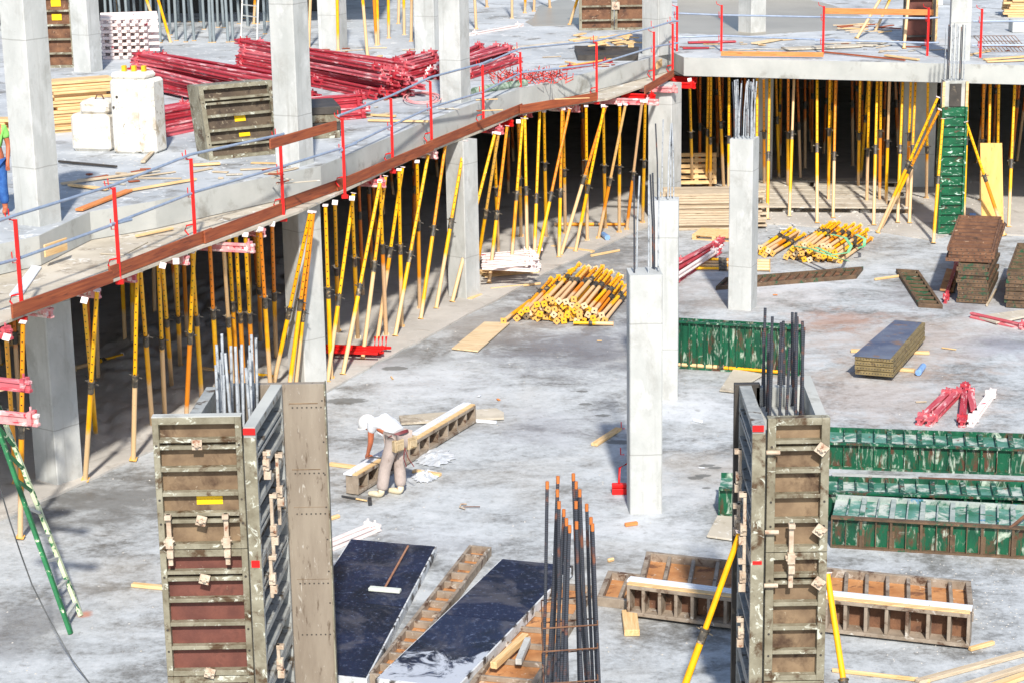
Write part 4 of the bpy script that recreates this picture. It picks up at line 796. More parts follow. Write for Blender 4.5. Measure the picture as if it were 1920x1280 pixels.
pallet(P(1268, 347, .1), V((1, 0, 0)), V((0, .1, 1)), V((0, -1, .1)), 'timber pallet standing on edge behind the plank stack')
# platform of boards under the back slab
random.seed(8)
for i in range(7):
    a = P(1425+random.uniform(-6, 6), 385-i*8, .2); b = P(1690+random.uniform(-30, 20), 388-i*8, .2); mid = random.uniform(.35, .65); c_ = a.lerp(b, mid)
    for (s0, s1) in ((a, c_-V((.03, 0, 0))), (c_+V((.03, 0, 0)), b)): stick('deck_plank', 'dusty plank of the low platform under the back slab', 'plank', s0, s1, .5, .04, 'plydirty', 'planks of the low platform')
for i in range(5): x = 1440+i*60; stick('bearer', 'low bearer timber under the plank platform', 'timber', P(x, 382, .1), P(x, 345, .1), .1, .14, 'timber', 'bearers of the low platform')
def lump(c, r, mat, name, label, cat='rubble', sq=(1, 1, .6), grp=None, n=2, jag=.25):
    import bmesh
    bm = bmesh.new(); bmesh.ops.create_icosphere(bm, subdivisions=n, radius=r)
    for v_ in bm.verts: v_.co = V([v_.co[i]*sq[i]*random.uniform(1-jag, 1+jag) for i in range(3)])
    me = bpy.data.meshes.new(name); bm.to_mesh(me); bm.free(); me.materials.append(M[mat]); o = bpy.data.objects.new(name, me); C.objects.link(o); o.location = c; return tag(o, label, cat, grp)
for i in range(16): lump(P(random.choice((1470, 1505, 1600, 1640))+random.uniform(-22, 22), 392+random.uniform(-3, 6), .06), random.uniform(.06, .16), 'rubble', 'rubble_lump', 'grey rubble lump in front of the low platform', grp='rubble in front of the low platform')
# prop bundles
def bundle(near, far, rows, r_, lab, grp, z0=.0, sc=1., tw=.1):
    a0, b0 = P(*near), P(*far); d = (b0-a0).normalized(); s = V((d.y, -d.x, 0)); w0 = max(rows)
    for i, n in enumerate(rows):
        for k_ in range(n):
            off = (k_-(n-1)/2)*r_*1.08+random.uniform(-.02, .02); z = z0+.075+i*r_*.8+random.uniform(-.01, .02)
            a = a0+s*off+d*random.uniform(-.14, .14)+V((0, 0, z)); b = a+d*2.25*sc+s*(off*tw+random.uniform(-.05, .05))+V((0, 0, random.uniform(-.02, .03)))
            rr = put_prop(random.choice(SP), a, b, lab, grp, random.uniform(0, 1.57))
random.seed(31)
bundle((1052, 606), (1108, 542), [14, 13, 11, 8, 5], .13, 'yellow prop lying with square end plate forward in the big loose bundle', 'props in the big bundle left of the central columns', sc=1.4, tw=.02)
put_prop(SP[0], P(944, 602, .1), P(1035, 533, .1), 'yellow prop lying apart on the left of the big bundle', 'single props on the floor')
put_prop(SP[0], P(1150, 607, .05), P(1075, 605, .08), 'pale prop lying crosswise at the right of the big bundle', 'single props on the floor')
bundle((1432, 482), (1487, 446), [4, 3], .13, 'yellow prop in the small bundle right of the column stub', 'props in the small bundle', sc=1.05)
bundle((1525, 492), (1580, 450), [10, 9, 8, 6], .13, 'yellow prop in the strapped bundle under green straps', 'props in the strapped bundle', sc=1.2)
put_prop(SP[0], P(1462, 483, .05), P(1490, 482, .05), 'short prop end between the two rear bundles', 'single props on the floor') if False else None
for i in range(4): put_prop(SP[0], P(1444, 505-i*5, .06), P(1290, 503-i*6, .06), 'yellow prop lying behind the column stub beside the pink girders, %s of four' % ORD[i], 'props behind the column stub')
def strap(pts, lab):
    m = MB()
    for a, b in zip(pts, pts[1:]): m.bar(a, b, .07, .012)
    tag(m.build('lifting_strap', 'strap', loc=pts[0]), lab, 'strap', 'green straps round the strapped bundle')
zt_ = .48
strap([P(1478, 470, .1), P(1490, 462, .35), P(1520, 467, zt_), P(1545, 476, zt_+.02), P(1570, 484, .4), P(1590, 490, .2)], 'pale green strap over the near end of the strapped bundle')
strap([P(1530, 440, .2), P(1560, 440, .5), P(1585, 446, zt_+.03), P(1596, 462, zt_), P(1590, 474, zt_-.03), P(1560, 478, zt_), P(1530, 464, zt_)], 'long green strap looped over the middle of the strapped bundle')
strap([P(1605, 440, .5), P(1622, 448, .45), P(1620, 462, .35), P(1608, 466, .3)], 'short green strap at the far end of the strapped bundle')
r = put_prop(PR[0], P(1268, 682, .06), P(1463, 697, .06), 'yellow prop lying along the foot of the large green form', 'single props on the floor')
put_prop(PR[2], P(1040, 421, .09), P(1176, 421, .09), 'yellow prop lying flat under the slab near the corner column', 'single props on the floor')
put_prop(PR[2], P(140, 690, .09), P(230, 665, .09), 'orange prop lying in the shade under the left slab', 'single props on the floor'); put_prop(PR[2], P(375, 690, .09), P(520, 706, .09), 'orange prop lying on the lit screed behind the left formwork', 'single props on the floor')
# red post pile under the slab and white girder pile
random.seed(12)
for i in range(16):
    a = P(606+random.uniform(-12, 12), 655+random.uniform(-8, 6), .08+.035*(i//3)); b = a+V((1.15+random.uniform(-.1, .1), -.2+random.uniform(-.15, .15), random.uniform(-.02, .04)))
    stick('red_guard_post', 'red guard post lying in the heap under the left slab', 'guard post', a, b, .06, .05, 'red', 'red guard posts in a heap')
for i in range(4):
    a = P(683+i*7, 655, .1); m = MB(a); m.tube([(0, 0, 0), (.2, .02, .0), (.22, .02, .25)], .022, 6); tag(m.build('red_post_bracket', 'red', loc=a), 'red bracket sticking up from the red post heap', 'bracket', 'red brackets in the heap')
for i in range(34):
    z = .12+.075*(i//6); a = P(905+random.uniform(-6, 12), 506-(i % 6)*5, z); b = a+V((1.1+random.uniform(-.15, .2), random.uniform(-.35, .35), random.uniform(-.06, .06)))
    girder(a, b, 'white cement caked girder in the pile on the timber bearer', 'pinkwhite', 'white girders piled under the slab', h=.07, w=.07)
stick('bearer', 'wide timber bearer under the pile of white girders', 'timber', P(903, 515, .06), P(1002, 506, .06), .5, .11, 'timber')
# ------------------------------------------------------------------ small things on the floor
r = root('sledge_hammer', P(690, 938), 'hammer with yellow and black handle lying left of the worker', 'hammer'); m = MB(); m.tube([P(641, 929, .03), P(688, 938, .03)], .014, 8); m.build('handle', 'timber', r); m = MB(); m.tube([P(641, 929, .031), P(668, 934, .031)], .0155, 8); m.build('grip', 'black', r)
m = MB(); m.bar(P(693, 934, .05), P(694, 943, .05), .06, .06); m.build('head', 'black', r, bevel=.008)
r = root('screw_clamp', P(880, 949), 'small rusty screw clamp lying alone on the pale floor', 'clamp'); m = MB(); m.tube([P(875, 944, .03), P(864, 944, .03), P(862, 950, .03), P(872, 953, .03)], .012, 6); m.build('jaw', 'tie', r); m = MB(); m.tube([P(868, 949, .03), P(900, 949, .03)], .008, 6); m.build('screw', 'rust', r)
r = root('red_broom', P(1160, 930), 'red handbrush leaning at the foot of the central column', 'broom'); p = P(1163, 925, 0); m = MB(p); m.box(-.13, .1, -.06, .06, .0, .1); m.box(-.13, .1, -.05, .05, .11, .17); m.build('brush_head', 'red', r, bevel=.01)
m = MB(p); m.tube([(-.02, 0, .17), (-.01, .02, .42), (.12, .05, .48)], .018, 8); m.build('handle', 'red', r)
for (x, y) in ((1166, 803), (1165, 852)): p = P(x, y+3, 0); m = MB(p); m.tube([(.05, 0, .03), (-.01, 0, .03), (-.012, 0, .15)], .009, 5); tag(m.build('red_hook', 'red', loc=p), 'thin red hook on the floor left of the central column, %s one' % ('farther' if y < 820 else 'nearer'), 'hook')
p = P(1728, 692, .06); m = MB(); m.tube([P(1722, 698, .07), P(1731, 686, .07)], .06, 10); tag(m.build('blue_tube', 'bottle', loc=p), 'short blue plastic tube beside the steel faced boards', 'tube')
m = MB(); m.tube([P(1131, 440, .1), P(1139, 446, .1)], .07, 10); tag(m.build('blue_bucket', 'bottle', loc=P(1135, 443, .1)), 'small grey blue can on the screed near the corner column', 'can')
m = MB(); m.tube([P(1818, 404, .1), P(1829, 404, .1)], .06, 10); tag(m.build('water_bottle', 'bottle', loc=P(1822, 404, .1)), 'blue capped bottle lying under the back slab', 'bottle')
def crumple(px, rx, ry, mat, label, seed, h=.12):
    random.seed(seed); c = P(*px); n = 14; m = MB(c); pts = []; 
    for j in range(n+1):
        for i in range(n+1):
            u, w_ = i/n*2-1, j/n*2-1; f = max(0, 1-(u*u+w_*w_)**.5*random.uniform(.85, 1.05)); pts.append((u*rx*random.uniform(.85, 1.1), w_*ry*random.uniform(.85, 1.1), .012+h*f*random.uniform(.2, 1.)))
    m.add(pts, [(j*(n+1)+i, j*(n+1)+i+1, (j+1)*(n+1)+i+1, (j+1)*(n+1)+i) for j in range(n) for i in range(n) if ((i+.5)/n*2-1)**2+((j+.5)/n*2-1)**2 < .95]); return tag(m.build('plastic_sheet', mat, loc=c), label, 'plastic sheet')
crumple((797, 893), .22, .35, 'plastic', 'crumpled clear plastic sheet at the timber right of the worker', 1); crumple((815, 858), .34, .5, 'plastic', 'crumpled plastic sheet beyond the worker beside the long form', 2, .08)
crumple((662, 900), .1, .1, 'plastic', 'scrap', 3) if False else None
# dust sheet folds under the left slab
random.seed(2)
def folds():
    m = MB(); nx_, ny_ = 70, 70; pts = []
    from mathutils import noise
    a, b, c_ = P(60, 905, .05), P(560, 720, .05), P(230, 560, .05)
    for j in range(ny_+1):
        for i in range(nx_+1):
            p = a+(b-a)*(i/nx_)+(c_-a)*(j/ny_)
            h = abs(noise.noise(V((p.x*1.6+p.y*.5, p.y*1.1-p.x*.4, 0))))*.22+abs(noise.noise(V((p.x*5, p.y*3, 3))))*.06; e = min(i, nx_-i, j, ny_-j)/6; h *= min(1, e)
            if p.x > -7.9+.62*(p.y-31.6)+.1: h *= .2
            pts.append((p.x, p.y, .045+h))
    m.add(pts, [(j*(nx_+1)+i, j*(nx_+1)+i+1, (j+1)*(nx_+1)+i+1, (j+1)*(nx_+1)+i) for j in range(ny_) for i in range(nx_)], 0, True)
    return m.build('dust_sheet', 'dust', loc=a)
tag(folds(), 'wrinkled dusty membrane spread on the ground under the left slab', 'membrane')
def curve_cable(px, r_, mat, name, label, z=.02):
    m = MB(); pts = [P(x, y, z) for x, y in px]; out = []
    for i in range(len(pts)-1):
        p0, p1, p2, p3 = pts[max(i-1, 0)], pts[i], pts[i+1], pts[min(i+2, len(pts)-1)]
        for k_ in range(6):
            t_ = k_/6; out.append(.5*((2*p1)+(p2-p0)*t_+(2*p0-5*p1+4*p2-p3)*t_*t_+(3*p1-p0-3*p2+p3)*t_**3))
    out.append(pts[-1]); m.tube(out, r_, 6, mi=0); return tag(m.build(name, mat, loc=pts[0]), label, 'cable')
m = MB(); m.tube([PY(-12, 870, 24), PY(2, 920, 24.1), PY(18, 975, 24.2), PY(40, 1040, 24.4), PY(60, 1095, 24.5), PY(95, 1165, 24.3), PY(135, 1235, 24.0), PY(190, 1310, 23.6)], .009, 6); tag(m.build('hanging_cable', 'cable', loc=PY(0, 900, 24)), 'thin grey cable sagging down past the green ladder', 'cable')
curve_cable([(600, 600), (640, 598), (680, 612), (703, 605), (660, 592), (640, 608)], .012, 'cable', 'loose_cable', 'black cable loop on the ground behind the red post heap'); curve_cable([(330, 650), (380, 640), (400, 655), (350, 668), (320, 655)], .012, 'cable', 'loose_cable', 'black cable loop in the shade under the left slab'); curve_cable([(235, 760), (290, 745), (345, 755), (330, 770), (280, 760)], .012, 'cable', 'loose_cable', 'black cable loop left of the left formwork on lit screed')
# green ladder
a, b = P(133, 1188), P(152, 1154); at_, bt_ = PY(-14, 760, 24.8), PY(16, 770, 25.6)
a2, b2 = PY(-40, 700, a.y+1.3), PY(-3, 760, b.y+1.1); r = root('green_ladder', a, 'paint splashed green ladder leaning at the left edge of the courtyard', 'ladder')
for (s0, s1, mt) in ((a, a2, 'ladder'), (b, b2, 'ladder2')): m = MB(); m.bar(s0, s1, .05, .08, up=(0, 1, 0)); m.build('stile', mt, r, bevel=.005)
for i in range(9): t_ = (i+.6)/9.5; m = MB(); m.bar(a.lerp(a2, t_), b.lerp(b2, t_), .04, .035); m.build('rung', 'ladder' if i > 4 else 'alu', r)
# ------------------------------------------------------------------ upper deck
Z = TOP
def ub(pts, th, mat, name, label, z=Z, cat='board'): return sheet(pts, z+.003, th, mat, name, label, cat)
# concrete blocks
p = P(262, 284, Z); r_ = math.radians(-12); ex, ey = V((math.cos(r_), math.sin(r_), 0)), V((-math.sin(r_), math.cos(r_), 0))
r = root('concrete_block', p, 'tall white concrete block with yellow lifting clips on top', 'concrete block'); m = MB(p, ex, ey); m.prism([(-.42, -.3), (-.3, -.36), (.02, -.36), (.1, -.27), (.2, -.36), (.46, -.3), (.5, .2), (.4, .32), (-.3, .32), (-.42, .2)], 0, 1.42); m.prism([(-.42, -.25), (-.3, -.3), (.3, -.3), (.36, .2), (-.36, .25)], 1.42, 1.55); m.build('body', 'block', r, bevel=.05)
for x in (-.25, -.05, .15): m = MB(p, ex, ey); m.box(x, x+.08, -.06, .04, 1.545, 1.66); m.build('lifting_clip', flat('yellow clip %g' % x, (240, 180, 30)), r, bevel=.01)
m = MB(p, ex, ey)
for (x, z) in ((-.25, 1.1), (.25, 1.15), (-.33, .9)): m.tube([(x, -.372 if x < 0 else -.29, z), (x, -.2, z)], .025, 8)
m.build('anchor_hole', 'dark', r)
p = P(184, 280, Z); r = root('concrete_block', p, 'lower white stepped concrete block left of the tall one', 'concrete block'); m = MB(p, ex, ey); m.prism([(-.42, -.3), (.38, -.3), (.38, .3), (-.42, .3)], 0, .72); m.prism([(-.22, -.28), (.37, -.28), (.37, .28), (-.22, .28)], .72, .98); m.build('body', 'block', r, bevel=.06)
m = MB(p, ex, ey); m.tube([(.0, 0, .96), (.05, 0, 1.06), (.15, 0, 1.06), (.2, 0, .96)], .015, 8); m.build('lifting_loop', 'rust', r)
random.seed(14)
planks('pale plank in the stack behind the white concrete blocks', (88, 250), (212, 240), 16, 2, .3, .06, 'timber', 'planks stacked behind the white blocks', Z, .06)
planks('pale plank in the stack at the left edge of the upper deck', (-40, 247), (30, 246), 4, 2, .2, .06, 'timber', 'planks at the left edge of the upper deck', Z, .06)
# stack of small white and red beams
for i in range(13):
    for k_ in range(6):
        if i % 2 == 0: a = P(193, 112-k_*5.2, Z)+V((0, 0, i*.085)); b = a+V((1.5, .25, 0))
        else: a = P(195+k_*16, 112, Z)+V((0, 0, i*.085)); b = a+V((-.15, 1.5, 0))
        if i % 2 == 0 and k_ > 2: continue
        stick('stacked_beam', 'white and red beam in the tidy square stack at the back', 'beam', a+V((0, 0, .04)), b+V((0, 0, .04)), .1, .075, 'pinkwhite', 'beams in the tidy white stack')
# crimson girder piles
def gpile(lab, grp, near, far, rows, z0=Z, h=.12, w=.1, jit=.05, ang=.03, mats=('redbeam', 'pink')):
    a0, b0 = P(near[0], near[1], z0), P(far[0], far[1], z0); d = (b0-a0); L = d.length; d.normalize(); s = V((-d.y, d.x, 0))
    for i, n in enumerate(rows):
        for k_ in range(n):
            a = a0+s*((k_-(0))*(w*1.1)+random.uniform(-.01, .02)+.05*i)+d*random.uniform(-jit, jit)*3+V((0, 0, i*h*1.03)); dd = (d+s*random.uniform(-ang, ang)+V((0, 0, random.uniform(-.01, .01)))).normalized()
            girder(a, a+dd*round(L, 1), lab, random.choice(mats), grp, h=h, w=w)
random.seed(17)
gpile('crimson girder in the lower pile beside the tall white block', 'crimson girders beside the white block', (308, 258), (395, 240), [7, 7, 6, 6], jit=.03)
gpile('crimson girder in the long diagonal pile on the upper deck', 'crimson girders in the long diagonal pile', (300, 196), (520, 228), [6, 6, 5, 4, 3], z0=Z+.35, jit=.08) if False else None
gpile('crimson girder in the long pile slanting behind the leaning panel', 'crimson girders in the long slanting pile', (240, 160), (520, 222), [9, 9, 8, 7, 6, 5], z0=Z+.05, jit=.12, ang=.05, mats=('redbeam', 'pink', 'redbeam'))
gpile('crimson girder in the rear pile ending right of the deck column', 'crimson girders in the rear pile', (440, 132), (722, 188), [8, 8, 7, 6, 5, 3], z0=Z, jit=.12, ang=.05)
gpile('crimson girder at the near right of the deck column', 'crimson girders right of the deck column', (572, 232), (688, 222), [4, 4, 3, 3], z0=Z, jit=.03)
gpile('crimson girder in the small heap before the mid deck column', 'crimson girders in the small heap', (752, 154), (822, 134), [6, 5, 4, 3], z0=Z, jit=.1, ang=.08, mats=('pink', 'redbeam'))
gpile('crimson girder in the small heap right of the mid deck column', 'crimson girders right of the mid deck column', (872, 152), (960, 118), [10, 9, 7, 5], z0=Z, jit=.1, ang=.1, mats=('pink', 'redbeam', 'pinkwhite'))
girder(P(1055, 133, Z), P(1150, 118, Z), 'single crimson girder lying right of the red hooks', 'redbeam', 'single girders on the deck', h=.08)
stick('yellow_tube', 'thin yellow tube lying beside the single crimson girder', 'tube', P(1050, 127, Z+.03), P(1160, 110, Z+.03), .06, .06, 'plate')
girder(P(880, 68, Z), P(980, 50, Z), 'long pale pink girder lying far back on the deck', 'pinkwhite', 'single girders on the deck', h=.08)
# leaning panel with stickers
p = P(393, 302, Z); q = P(530, 288, Z); L = (q-p).length; ex = (q-p)/L; ey = V((-ex.y, ex.x, 0)); ez = (V((0, 0, 1))+ey*.12-ex*.06).normalized()
r = root('panel_formwork', p, 'dark steel form panel with two yellow stickers standing on the upper deck', 'form panel'); m = MB(p, ex, ey, ez); k = MB(p, ex, ey, ez); form_face(m, k, 0, L, 0, 1.4, T=.12, rib=.27, doubles=(0, 3), fw=.09); m.build('frame', ['frame', 'dark'], r, bevel=.004); k.build('infill', 'skindark', r)
for (x, z, h_) in ((.52, .67, .13), (.55, .38, .07)): m = MB(p, ex, ey, ez); m.box(x*L-.12, x*L+.1, .085, .092, z, z+h_); m.build('sticker', 'yellowlabel', r)
m = MB(p, ex, ey, ez); m.box(0, L, .5, .62, 0, 1.36); m.box(0, .05, .13, .5, 0, 1.38); m.box(0.05, L, .13, .5, 1.3, 1.36); m.build('rear_frame', 'frame', r)
for i in range(4): a = P(578, 262, Z); m = MB(V((a.x, a.y, Z+i*.16)), V((.97, .2, 0)), V((-.2, .97, 0))); m.box(0, .65+.03*(i % 2), 0, 1.3, 0, .15); tag(m.build('dark_formwork', 'dark' if i % 2 else 'frame', loc=a, bevel=.01), 'dark form panel, %s from the bottom of the stack behind the deck column' % ORD[i], 'form panel', 'dark panels stacked behind the deck column')
# upper left form, ladder, worker fragment
p = P(88, 128, Z); r = root('panel_formwork', p, 'rust brown form panel standing at the far upper left with yellow sticker', 'form panel'); m = MB(p); k = MB(p); form_face(m, k, 0, .72, 0, 3.2, T=.12, fw=.06, rib=.36); m.build('frame', ['frame', 'dark'], r); k.build('infill', 'rust', r); m = MB(p); m.box(.72, .86, -.1, .3, 0, 3.2); m.build('side_flange', 'dark', r)
for z in (1.55, 1.2): m = MB(p); m.box(.2, .45, .08, .09, z, z+.16); m.build('sticker', 'yellowlabel', r)
a, b = P(452, 80, Z), P(482, 84, Z); r = root('ladder', a, 'pale aluminium ladder propped up among the grey props', 'ladder'); top = V((.12, 1.1, 3.2))
for s0 in (a, b): m = MB(); m.bar(s0, s0+top, .04, .07, up=(0, 1, 0)); m.build('stile', 'alu', r)
for i in range(11): m = MB(); q = top*((i+.5)/11); m.bar(a+q, b+q, .03, .03); m.build('rung', 'alu', r)
# grey props and yellow props on the rear deck
random.seed(41)
for i in range(34):
    x = 200+i*9.2+random.uniform(-3, 3); y = random.choice((38, 52, 66, 78))+random.uniform(-4, 4)
    if 440 < x < 495 and y > 60: y = 45
    a = P(x, y, Z); put_prop(PG, a, a+V((random.gauss(0, .06), 0, 3.5)), 'grey blue prop in the shaded rear left of the upper deck', 'grey props on the rear deck')
for i, (xt, yt, xb, yb_) in enumerate([(216, 0, 219, 38), (274, 0, 302, 78), (296, 0, 320, 80), (478, 0, 476, 45), (680, 0, 689, 105), (701, 0, 706, 86), (707, 0, 709, 84), (728, 0, 729, 72), (757, 0, 758, 66), (772, 0, 771, 78), (748, 0, 747, 45), (582, 0, 579, 90), (632, 0, 634, 95), (890, 0, 893, 55), (960, 0, 960, 35), (985, 0, 984, 25), (1002, 0, 1001, 22), (1030, 0, 1031, 15), (912, 0, 913, 14), (1083, 0, 1068, 47), (1116, 0, 1113, 43)]):
    a = P(xb, yb_, Z); b = PY(xt, yt-2, a.y-.1); d = (b-a).normalized(); put_prop(PR[i % 3], a, a+d*3.5, 'yellow prop on the rear deck, %s from the left' % ORD[i] if i < 4 else 'yellow prop standing on the rear deck, %s of those right of the ladder' % ORD[i-4], 'yellow props on the rear deck')
# things in the rear middle
p = P(1086, 58, Z); r = root('form_box', p, 'brown and rust column formwork at the rear middle of the deck', 'formwork'); m = MB(p); k = MB(p); form_face(m, k, 0, 1.0, 0, 3, T=.12, rib=.4, fw=.08); form_face(m, k, 1.02, 2.1, 0, 3, T=.12, rib=.4, fw=.08); m.build('frame', ['frame', 'dark'], r); k.build('infill', 'rust', r)
tieplate(r, p, (1, 0, 0), (0, 1, 0), 1.05, .7, .22, 45)
ub([(1083, 104), (1196, 104), (1198, 88), (1077, 86)], .14, 'dark', 'black_tray', 'black tray with red rim on the deck near the corner column', cat='tray')
random.seed(6)
for i in range(22):
    c_ = P(1130+random.uniform(-45, 55), 76+random.uniform(-14, 10), Z+.06+random.uniform(0, .28)); an = random.uniform(0, 3.1); l_ = random.uniform(.4, 1.1); d = V((math.cos(an), math.sin(an), random.uniform(-.1, .1)))*l_/2; stick('scrap_plank', 'broken plank in the scrap heap behind the black tray', 'plank', c_-d, c_+d, random.choice((.1, .15)), .03, 'timber', 'scrap planks behind the black tray')
sh = [(985, 42), (1000, 50), (1040, 49), (1085, 47), (1090, 10), (1060, -4), (1010, 12), (1000, 34)]
q = [P(x, y, Z) for x, y in sh]; m = MB(); m.prism([(p.x, p.y) for p in q], Z+.001, Z+.006); struct(m.build('puddle_water', 'water'))
q = [P(x, y, Z) for x, y in [(1270, 62), (1400, 68), (1480, 62), (1620, 55), (1640, 40), (1560, 10), (1480, -8), (1270, -8)]]; m = MB(); m.prism([(p.x, p.y) for p in q], Z+.001, Z+.006); struct(m.build('puddle_water', 'water'))
# red hooks heap, net, hose
random.seed(19)
for i in range(110):
    a = P(random.uniform(925, 1062), random.uniform(138, 158), Z+.03); an = random.uniform(0, 6.3); m_ = V((math.cos(an)*.14, math.sin(an)*.14, random.uniform(0, .08)))
    if 'hook' not in CACHE:
        m = MB(); m.tube([(0, 0, 0), (.22, 0, .02), (.24, 0, .1)], .012, 5); o = m.build('red_hook', flat('vermilion hook', (240, 84, 72))); CACHE['hook'] = o
    else: o = CACHE['hook'].copy(); C.objects.link(o)
    o.matrix_world = frx(a, a+m_); tag(o, 'small red hook in the heap scattered on the deck', 'hook', 'red hooks heaped on the deck')
m = MB(); m.tube([P(888, 172, Z+.06), P(920, 166, Z+.07), P(985, 156, Z+.06)], .09, 10); tag(m.build('net_roll', 'camo', loc=P(930, 165, Z)), 'rolled leaf green net on the deck edge', 'net')
for i in range(3): curve_cable([(790+(26+i*5)*math.cos(t_*.55)+i*3, 184+(8+i*2)*math.sin(t_*.55)) for t_ in range(12)], .014, 'hose', 'pink_hose', 'pink hose coil on the deck left of the mid column', Z+.02+i*.02) if i == 0 else curve_cable([(792+(24+i*6)*math.cos(t_*.55), 184+(9+i)*math.sin(t_*.55)) for t_ in range(12)], .014, 'hose', 'pink_hose', ['', 'outer', 'outermost'][i]+' loop of pink hose on the deck', Z+.02+i*.03)
# loose timbers on the deck
for (a, b, w_, mt, lab) in [((115, 345), (280, 322), .08, 'oldtimber', 'long grey lath on the deck left of the leaning panel'), ((130, 347), (200, 355), .1, 'timber', 'timber batten next to the long grey lath'), ((148, 394), (240, 358), .14, 'orangewood', 'orange plank near the second red post'), ((245, 357), (368, 336), .07, 'timber', 'thin timber lath crossing the rail on the left deck'), ((268, 304), (286, 285), .09, 'oldtimber', 'small board at the foot of the tall white block'), ((362, 310), (412, 307), .1, 'timber', 'small timber at the foot of the leaning panel'),
        ((110, 303), (220, 313), .05, 'dark', 'dark lath on the deck near the far left column'), ((640, 213), (740, 218), .08, 'timber', 'pale batten near the pink girder stack'), ((690, 226), (800, 228), .08, 'timber', 'long pale batten along the deck edge'), ((690, 115), (715, 105), .12, 'timber', 'timber piece behind the rear girder pile'), ((920, 95), (1060, 80), .25, 'plydirty', 'long dusty board on the middle of the deck'), ((1060, 116), (1080, 120), .05, 'timber', 'short lath near the black tray'),
        ((255, 443), (325, 428), .06, 'timber', 'timber sliver on the left formwork deck'), ((1290, 80), (1380, 78), .2, 'redbeam', 'red board lying at the left of the back slab'), ((1280, 91), (1328, 90), .1, 'redbeam', 'short red board at the inside corner'), ((1415, 82), (1470, 72), .25, 'ply', 'pale plank stub lying on the back slab'), ((1545, 98), (1695, 113), .06, 'toe', 'thin brown lath along the back slab edge'), ((1470, 92), (1610, 86), .5, 'plydirty', 'wide pale board on the back slab'), ((1620, 86), (1650, 78), .5, 'plydirty', 'square pale board on the back slab'),
        ((1660, 104), (1720, 112), .1, 'timber', 'timber offcut right on the back slab'), ((1845, 112), (1925, 106), .12, 'timber', 'bundle of pale battens at the right end of the back slab'), ((1850, 116), (1925, 113), .1, 'timber', 'lower batten at the right end of the back slab')]:
    z_ = (Z if (a[1] < 400) else BOT+.02)+.04; stick('loose_timber', lab, 'timber', P(a[0], a[1], z_), P(b[0], b[1], z_), w_, .04, mt)
sheet([(188, 475), (232, 477), (278, 453), (240, 452)], BOT+.02, .02, 'plydirty', 'plywood_scrap', 'torn plywood scrap on the left formwork deck'); sheet([(17, 552), (42, 552), (78, 500), (60, 497)], BOT+.02, .03, 'metal', 'white_sheet', 'white sheet lying on the formwork deck at the far left')
random.seed(51)
for (x0, x1, y0, y1, n) in ((120, 560, 305, 345, 26), (620, 1080, 180, 225, 14), (900, 1180, 105, 125, 12), (1290, 1740, 74, 100, 34), (1760, 1915, 85, 108, 10), (560, 800, 90, 110, 10)):
    for i in range(n):
        c_ = P(random.uniform(x0, x1), random.uniform(y0, y1), Z+.02)
        if y0 > 170 and x0 > 600: c_ = P(c_.x*0+random.uniform(x0, x1), 0, Z) if False else c_
        an = random.uniform(-.6, .9); l_ = random.choice((.1, .2, .3, .5, .8))
        d = V((math.cos(an), math.sin(an), 0))*l_/2; stick('scrap_timber', 'small timber scrap scattered loose on the upper floor', 'timber', c_-d, c_+d, random.choice((.04, .06, .1)), .02, random.choice(('oldtimber', 'timber', 'oldtimber', 'toe', 'plydirty')), 'timber scraps scattered on the upper floor')
for i in range(46):
    c_ = P(random.choice((random.uniform(620, 1150), random.uniform(1260, 1900), random.uniform(20, 280))), random.uniform(450, 1200), .02)
    if i % 3 == 0: c_ = P(random.uniform(1290, 1900), random.uniform(380, 440), .05)
    an = random.uniform(-.6, 2.2); l_ = random.choice((.06, .1, .15, .3)); d = V((math.cos(an), math.sin(an), 0))*l_/2; stick('wood_chip', 'small wood chip scattered on the courtyard floor', 'wood chip', c_-d, c_+d, random.choice((.03, .05)), .016, random.choice(('oldtimber', 'timber', 'orangewood', 'metal')), 'wood chips scattered on the courtyard floor')
# low walls and stacks at the far right back
m = MB(); a = P(1280, -2, Z); m.box(a.x-.5, a.x+9, 72, 72.4, Z, Z+1.6); tag(m.build('low_wall', 'concrete', loc=V((a.x, 72, Z))), 'low concrete wall at the far back of the flooded deck', 'wall')
p = P(1693, 82, Z); r = root('column_formwork', p, 'dark red panelled column formwork on the back slab', 'formwork'); m = MB(p); k = MB(p); form_face(m, k, 0, .85, 0, 3, T=.12, rib=.5, fw=.08); m.build('frame', ['dark', 'dark'], r); k.build('infill', 'skinred', r); m = MB(p+V((.86, 0, 0)), V((.25, .97, 0)), V((-.97, .25, 0))); k = MB(p+V((.86, 0, 0)), V((.25, .97, 0)), V((-.97, .25, 0))); form_face(m, k, 0, .95, 0, 3, T=.1, rib=.35); m.build('side_frame', ['timber', 'dark'], r); k.build('side_infill', 'cell', r)
for (xb, yb_, xt, yt, lab) in [(1606, 73, 1650, 0, 'pale raking shore left of the dark red column formwork'), (1641, 60, 1668, 0, 'second raking shore left of the dark red column formwork'), (1695, 92, 1703, 0, 'yellow shore in front of the dark red column formwork')]:
    a = P(xb, yb_, Z); b = PY(xt, yt, a.y+.5); d = (b-a).normalized(); put_prop(PR[1], a, a+d*3.2, lab, 'raking shores')
random.seed(23)
for i in range(14): c_ = P(1610+random.uniform(-35, 55), 52+random.uniform(-7, 9), Z+.06); an = random.uniform(-.6, .8); d = V((math.cos(an), math.sin(an), 0))*random.uniform(.2, .5); stick('scrap_plank', 'broken lath in the scrap by the raking shores', 'plank', c_-d, c_+d, .08, .03, random.choice(('oldtimber', 'toe', 'timber')), 'scrap laths by the raking shores')
planks('plank in the boxy stack at the top right corner', (1890, 32), (1960, 32), 10, 3, .3, .07, 'timber', 'planks in the top right stack', Z)
